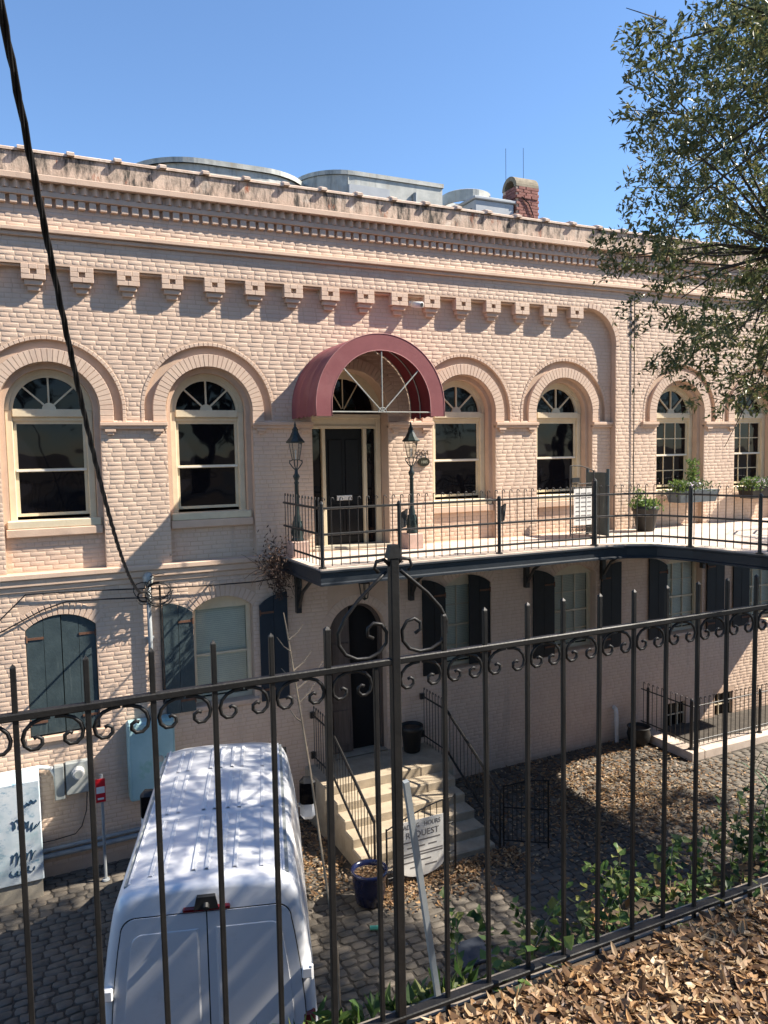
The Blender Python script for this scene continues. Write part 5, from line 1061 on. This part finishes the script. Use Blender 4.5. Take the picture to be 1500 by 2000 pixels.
# ------------------------------------------------------------------ oak trees
def proj(P):
    d = P-np.array(EYE); z = d@np.array(Rf); return 750+1500*(d@np.array(Rr))/z, 1000+1500*(d@np.array(Rd))/z, z
BY = [-400,-100,0,30,45,60,90,130,160,190,240,260,300,330,360,380,410,440,470,500,530,560,600,640,700,760,800,832,860,900]
BX = [1380,1370,1362,1335,1245,1200,1208,1238,1230,1225,1196,1218,1214,1206,1216,1160,1140,1122,1118,1130,1190,1165,1212,1196,1180,1176,1192,1235,1700,2400]
def crown_ok(P, jit):
    px, py, z = proj(P); bx = np.interp(py, BY, BX); low = 835-(px-1200)*.10
    inview = (z > .5)&(px < 1560)
    return np.where(inview, (px > bx+jit)&(py < low), (rng.random(len(P)) < .42) if jit > 0 else True)
def oak(name, label, base, c, rad, nclump, per, seed, mask=None, lw=(.075,.026), zmin=None):
    r = np.random.default_rng(seed); T = thing(name, label, 'tree', base)
    C = np.array(c); Rd_ = np.array(rad); cl = []
    while len(cl) < nclump:
        q = r.normal(size=(400,3)); q = q/np.linalg.norm(q, axis=1, keepdims=True)*(r.random((400,1))**.40); P = C+q*Rd_
        if zmin is not None: P = P[P[:, 2] > zmin]
        if mask is not None: P = P[mask(P, 30)]
        cl += list(P)
    cl = np.array(cl[:nclump]); tb = MB(); bx, by, bz = base
    fork = Vector((bx+.2, by+.4, bz+2.6)); tb.tube([(bx,by,bz-.2),(bx+.05,by+.1,bz+1.2),fork], [.42,.34,.30], 10)
    limbs = []
    for k in range(9):
        a = 2*pi*k/9+.3; e = Vector(C)+Vector((cos(a)*Rd_[0]*.55, sin(a)*Rd_[1]*.55, (k % 3-1)*Rd_[2]*.35)); m1 = fork.lerp(e, .5)+Vector((0,0,.5)); limbs.append((m1, e))
        tb.tube([fork, fork.lerp(m1,.5)+Vector((.1,-.1,.1)), m1, m1.lerp(e,.5)+Vector((0,.1,.12)), e], [.17,.13,.08,.042,.02], 7)
    nodes = np.array([list(p) for m1, e in limbs for p in (m1, m1.lerp(e,.5), e)])
    LP_, LD, LN = [], [], []
    for i, p in enumerate(cl):
        j = np.argmin(((nodes-p)**2).sum(1)); s0 = Vector(nodes[j]); e = Vector(p); mid = s0.lerp(e,.5)+Vector(r.normal(size=3)*.12)
        if (e-s0).length > .15 and i % 2 == 0: tb.tube([s0, mid, e], [.018,.012,.006], 5)
        out = (np.array(p)-C)/Rd_; out = out/max(np.linalg.norm(out),.1)
        for t in range(7):
            d = r.normal(size=3)*.75+out*.8+np.array([0,0,.1]); d /= np.linalg.norm(d); ln = r.uniform(.25,.6); nl = per//7
            st = p+r.normal(size=3)*.14; s = r.random(nl)*ln
            if i % 3 == 0 and t < 2: tb.tube([Vector(p), Vector(st+d*ln*.9)], [.007,.003], 4)
            LP_.append(st+d*s[:,None]+r.normal(size=(nl,3))*.02); LD.append(d*.6+r.normal(size=(nl,3))*.75); LN.append(r.normal(size=(nl,3))*.6+np.array([0,0,.7]))
    P = np.concatenate(LP_); D = np.concatenate(LD); Nn = np.concatenate(LN)
    if mask is not None: k = mask(P, -12); P, D, Nn = P[k], D[k], Nn[k]
    tb.obj('trunk', 'bark', T, True); n = len(P)
    leaves('crown', P, D, Nn, lw[0]*(.6+.8*r.random(n)), lw[1]*(.7+.6*r.random(n)), 'oak', T, .18); return T
oak('oak_tree', 'leafy oak overhanging from the right edge in front of the building', (10.4,-11.6,STREET), (9.3,-8.55,9.75), (4.5,4.3,4.0), 620, 175, 5, crown_ok, (.082,.028))
oak('oak_tree', 'oak beyond the right edge that shades the cobbles under the footbridge', (19.5,-11.8,STREET), (18.6,-8.6,10.2), (4.2,3.6,3.6), 300, 130, 9, None, (.10,.04))
oak('oak_tree', 'unseen dark oak across the street reflected in the arched windows', (-5.5,-21.5,STREET), (-5.5,-21.5,12.4), (7.5,5.0,6.2), 380, 90, 6, None, (.26,.12))  # unseen oak, added with a crown massed to cut low sky fill
oak('oak_tree', 'second unseen oak across the street reflected in the upper windows', (7.5,-22,STREET), (7.5,-22,12.6), (7.5,5.0,6.2), 380, 90, 8, None, (.26,.12))  # also out of view, added and thickened to hold back sky light

# ------------------------------------------------------------------ ground cover, litter, vine
def scatter(n, f):
    out = []
    while len(out) < n:
        p = f()
        if p is not None: out.append(p)
    return np.array(out)
def ledge_pt():
    x = random.uniform(1.30, 5.5); y0 = np.interp(x, [1.3,1.6,2.1,3.1,4.5,5,9], [-10.48,-10.14,-9.84,-9.78,-9.83,-9.83,-9.83]); y = random.uniform(-10.60, y0+.05)
    return (x, y, 4.11+abs(random.gauss(0,.06))+.05*sin(x*7)*sin(y*9)+.03+(.34*max(0,1-(y+10.60)/.16) if y < -10.44 else 0))
P = scatter(2300, ledge_pt); n = len(P); D = rnd(n)+np.array([0,-.2,.25])
o = leaves6('ivy_ground_cover', P, D, rnd(n)*.5+np.array([0,-.1,.9]), .022+.036*rng.random(n), .018+.024*rng.random(n), 'ivy', None, .3, .6); tag(o, 'green ivy growing along the fence foot at lower right', 'ivy', kind='stuff')
P = scatter(260, lambda: (random.uniform(.2,1.35), random.uniform(-10.42,-10.36), 4.40+abs(random.gauss(0,.03)))); n = len(P)
o = leaves('weeds', P, rnd(n)+np.array([0,.1,.7]), rnd(n)+np.array([0,0,.6]), .05+.05*rng.random(n), .02+.02*rng.random(n), 'ivy'); tag(o, 'sparse green weeds on the wall top at the fence foot', 'weeds', kind='stuff')
def vine_plant(name, label, c, n, h, seed):
    r = random.Random(seed); T = thing(name, label, 'plant', c); sm_ = MB(); P = []
    for k in range(n):
        x, y = c[0]+r.uniform(-.22,.22), c[1]+r.uniform(-.15,.15); hh = h*r.uniform(.5,1); lean = (r.uniform(-.12,.12), r.uniform(-.08,.08)); pts = [(x+lean[0]*t*t, y+lean[1]*t*t, c[2]+hh*t) for t in (0,.35,.7,1)]; sm_.tube(pts, [.004,.0035,.003,.002], 4)
        for t in np.linspace(.35, 1, 7): P.append((x+lean[0]*t*t, y+lean[1]*t*t, c[2]+hh*t))
    sto = sm_.obj('stems', 'twig', T); sto['kind'] = 'stuff'; P = np.array(P); P = np.repeat(P, 2, 0)+rng.normal(size=(len(P)*2,3))*.012; m_ = len(P)
    leaves6('foliage', P, rnd(m_)+np.array([0,0,.15]), rnd(m_)*.4+np.array([0,-.2,.9]), .025+.035*rng.random(m_), .016+.022*rng.random(m_), 'ivy', T, .3, .55)
vine_plant('climbing_weed', 'leafy weed rising behind the fence left of the ivy', (1.75,-9.98,4.08), 5, .36, 1)
vine_plant('climbing_weed', 'cluster of leafy weeds behind the fence in the middle of the ivy', (2.35,-9.92,4.08), 7, .32, 2)
vine_plant('climbing_weed', 'tall leafy weeds behind the fence at the right edge', (3.45,-9.95,4.08), 12, .42, 3)
vine_plant('climbing_weed', 'leafy weed behind the fence between ivy and right edge plants', (2.9,-9.92,4.08), 5, .28, 4)
T = thing('strap_leaf_plant', 'arching strap leaved plant at the right edge behind the fence', 'plant', (3.75,-9.8,4.1)); sp_ = MB()
for k in range(30):
    a = 2*pi*k/30+random.random(); L_ = random.uniform(.25,.45); h = random.uniform(.18,.36); w_ = .011; pts = [(3.8+cos(a)*L_*t, -9.8+sin(a)*L_*t, 4.12+h*sin(pi*min(1,t*.85))*1.2) for t in np.linspace(0,1,8)]; nx, ny = -sin(a)*w_, cos(a)*w_
    sp_.strip([(x+nx*(1.05-i/7), y+ny*(1.05-i/7), z) for i, (x,y,z) in enumerate(pts)], [(x-nx*(1.05-i/7), y-ny*(1.05-i/7), z) for i, (x,y,z) in enumerate(pts)])
sp_.obj('blades', 'strap', T)
def litter(name, label, n, f, L, W_):
    P = scatter(n, f); k = len(P); D = rnd(k); D[:,2] *= .2; Nn = rnd(k)*.5+np.array([0,0,1.1])
    o = leaves6(name, P, D, Nn, L*(.45+1.1*rng.random(k)**1.6), W_*(.55+.9*rng.random(k)), 'litter', None, .55); tag(o, label, 'leaves', kind='stuff')
litter('leaf_litter', 'thick brown fallen leaves on the near side of the fence', 21000, lambda: (random.uniform(.9,4.2), -10.60-abs(random.gauss(0,.50)), STREET+.003+abs(random.gauss(0,.008))), .048, .021)
litter('ledge_leaves', 'brown dead leaves among the ivy behind the fence', 900, lambda: (lambda p: (p[0], p[1], 4.10+.03*random.random()))(ledge_pt()), .07, .034)
def alley_lit():
    x, y = random.gauss(9.6,1.1), random.gauss(-2.0,1.1)
    if random.random() < .35: x, y = random.uniform(6.9,13), random.uniform(-4.5,-.1)
    return (x, y, gz(x)+.008+.02*random.random()) if (-5.5 < y < -.05 and not in_step(x, y) and not (x > 11.9 and y > -1.7)) else None
litter('alley_leaves', 'brown fallen leaves drifted on the cobbles under the footbridge', 5200, alley_lit, .075, .034)
litter('step_leaves', 'brown leaves gathered round the foot of the stone steps', 1300, lambda: (lambda x, y: (x, y, gz(x)+.01+.02*random.random()))(random.uniform(4.3,6.9), -2.66-abs(random.gauss(0,.35))), .075, .034)
litter('wall_leaves', 'dark leaves gathered between the van and the stair wall', 700, lambda: (lambda x, y: (x, y, gz(x)+.01+.02*random.random()))(random.uniform(3.5,4.28), random.uniform(-2.6,-.05)), .075, .034)
P = np.array([4.22,-2.95,gz(4.2)+.43])+rng.normal(size=(120,3))*np.array([.10,.10,.008]); o = leaves('pot_leaves', P, rnd(120)*np.array([1,1,.3]), rnd(120)*.5+np.array([0,0,.8]), .07, .035, 'litter'); tag(o, 'dead leaves filling the blue pot', 'leaves', kind='stuff')
T = thing('dead_vine', 'tangle of dead brown vine at the left end of the balcony', 'vine', (3.75,-.3,4.2)); vb = MB()
for k in range(34):
    p = Vector((random.gauss(3.78,.10), random.uniform(-.75,-.1), random.uniform(4.25,4.5))); d = Vector((random.gauss(-.1,.6), random.gauss(0,.5), random.gauss(.3,.6))); pts = [p]
    for i in range(6): d += Vector((random.gauss(0,.35), random.gauss(0,.35), random.gauss(-.12,.3))); p = p+d.normalized()*.09; pts.append(p.copy())
    vb.tube(pts, [.006,.0055,.005,.004,.0035,.003,.002], 4)
vb.obj('stems', 'deadvine', T); P = np.array([3.74,-.4,4.55])+rng.normal(size=(420,3))*np.array([.13,.22,.17]); leaves('dry_leaves', P, rnd(420), rnd(420), .05+.05*rng.random(420), .025, 'deadvine', T)
P = np.array([3.84,-.25,4.12])+rng.normal(size=(260,3))*np.array([.08,.15,.14]); leaves('hanging_leaves', P, rnd(260), rnd(260), .05+.05*rng.random(260), .025, 'deadvine', T)
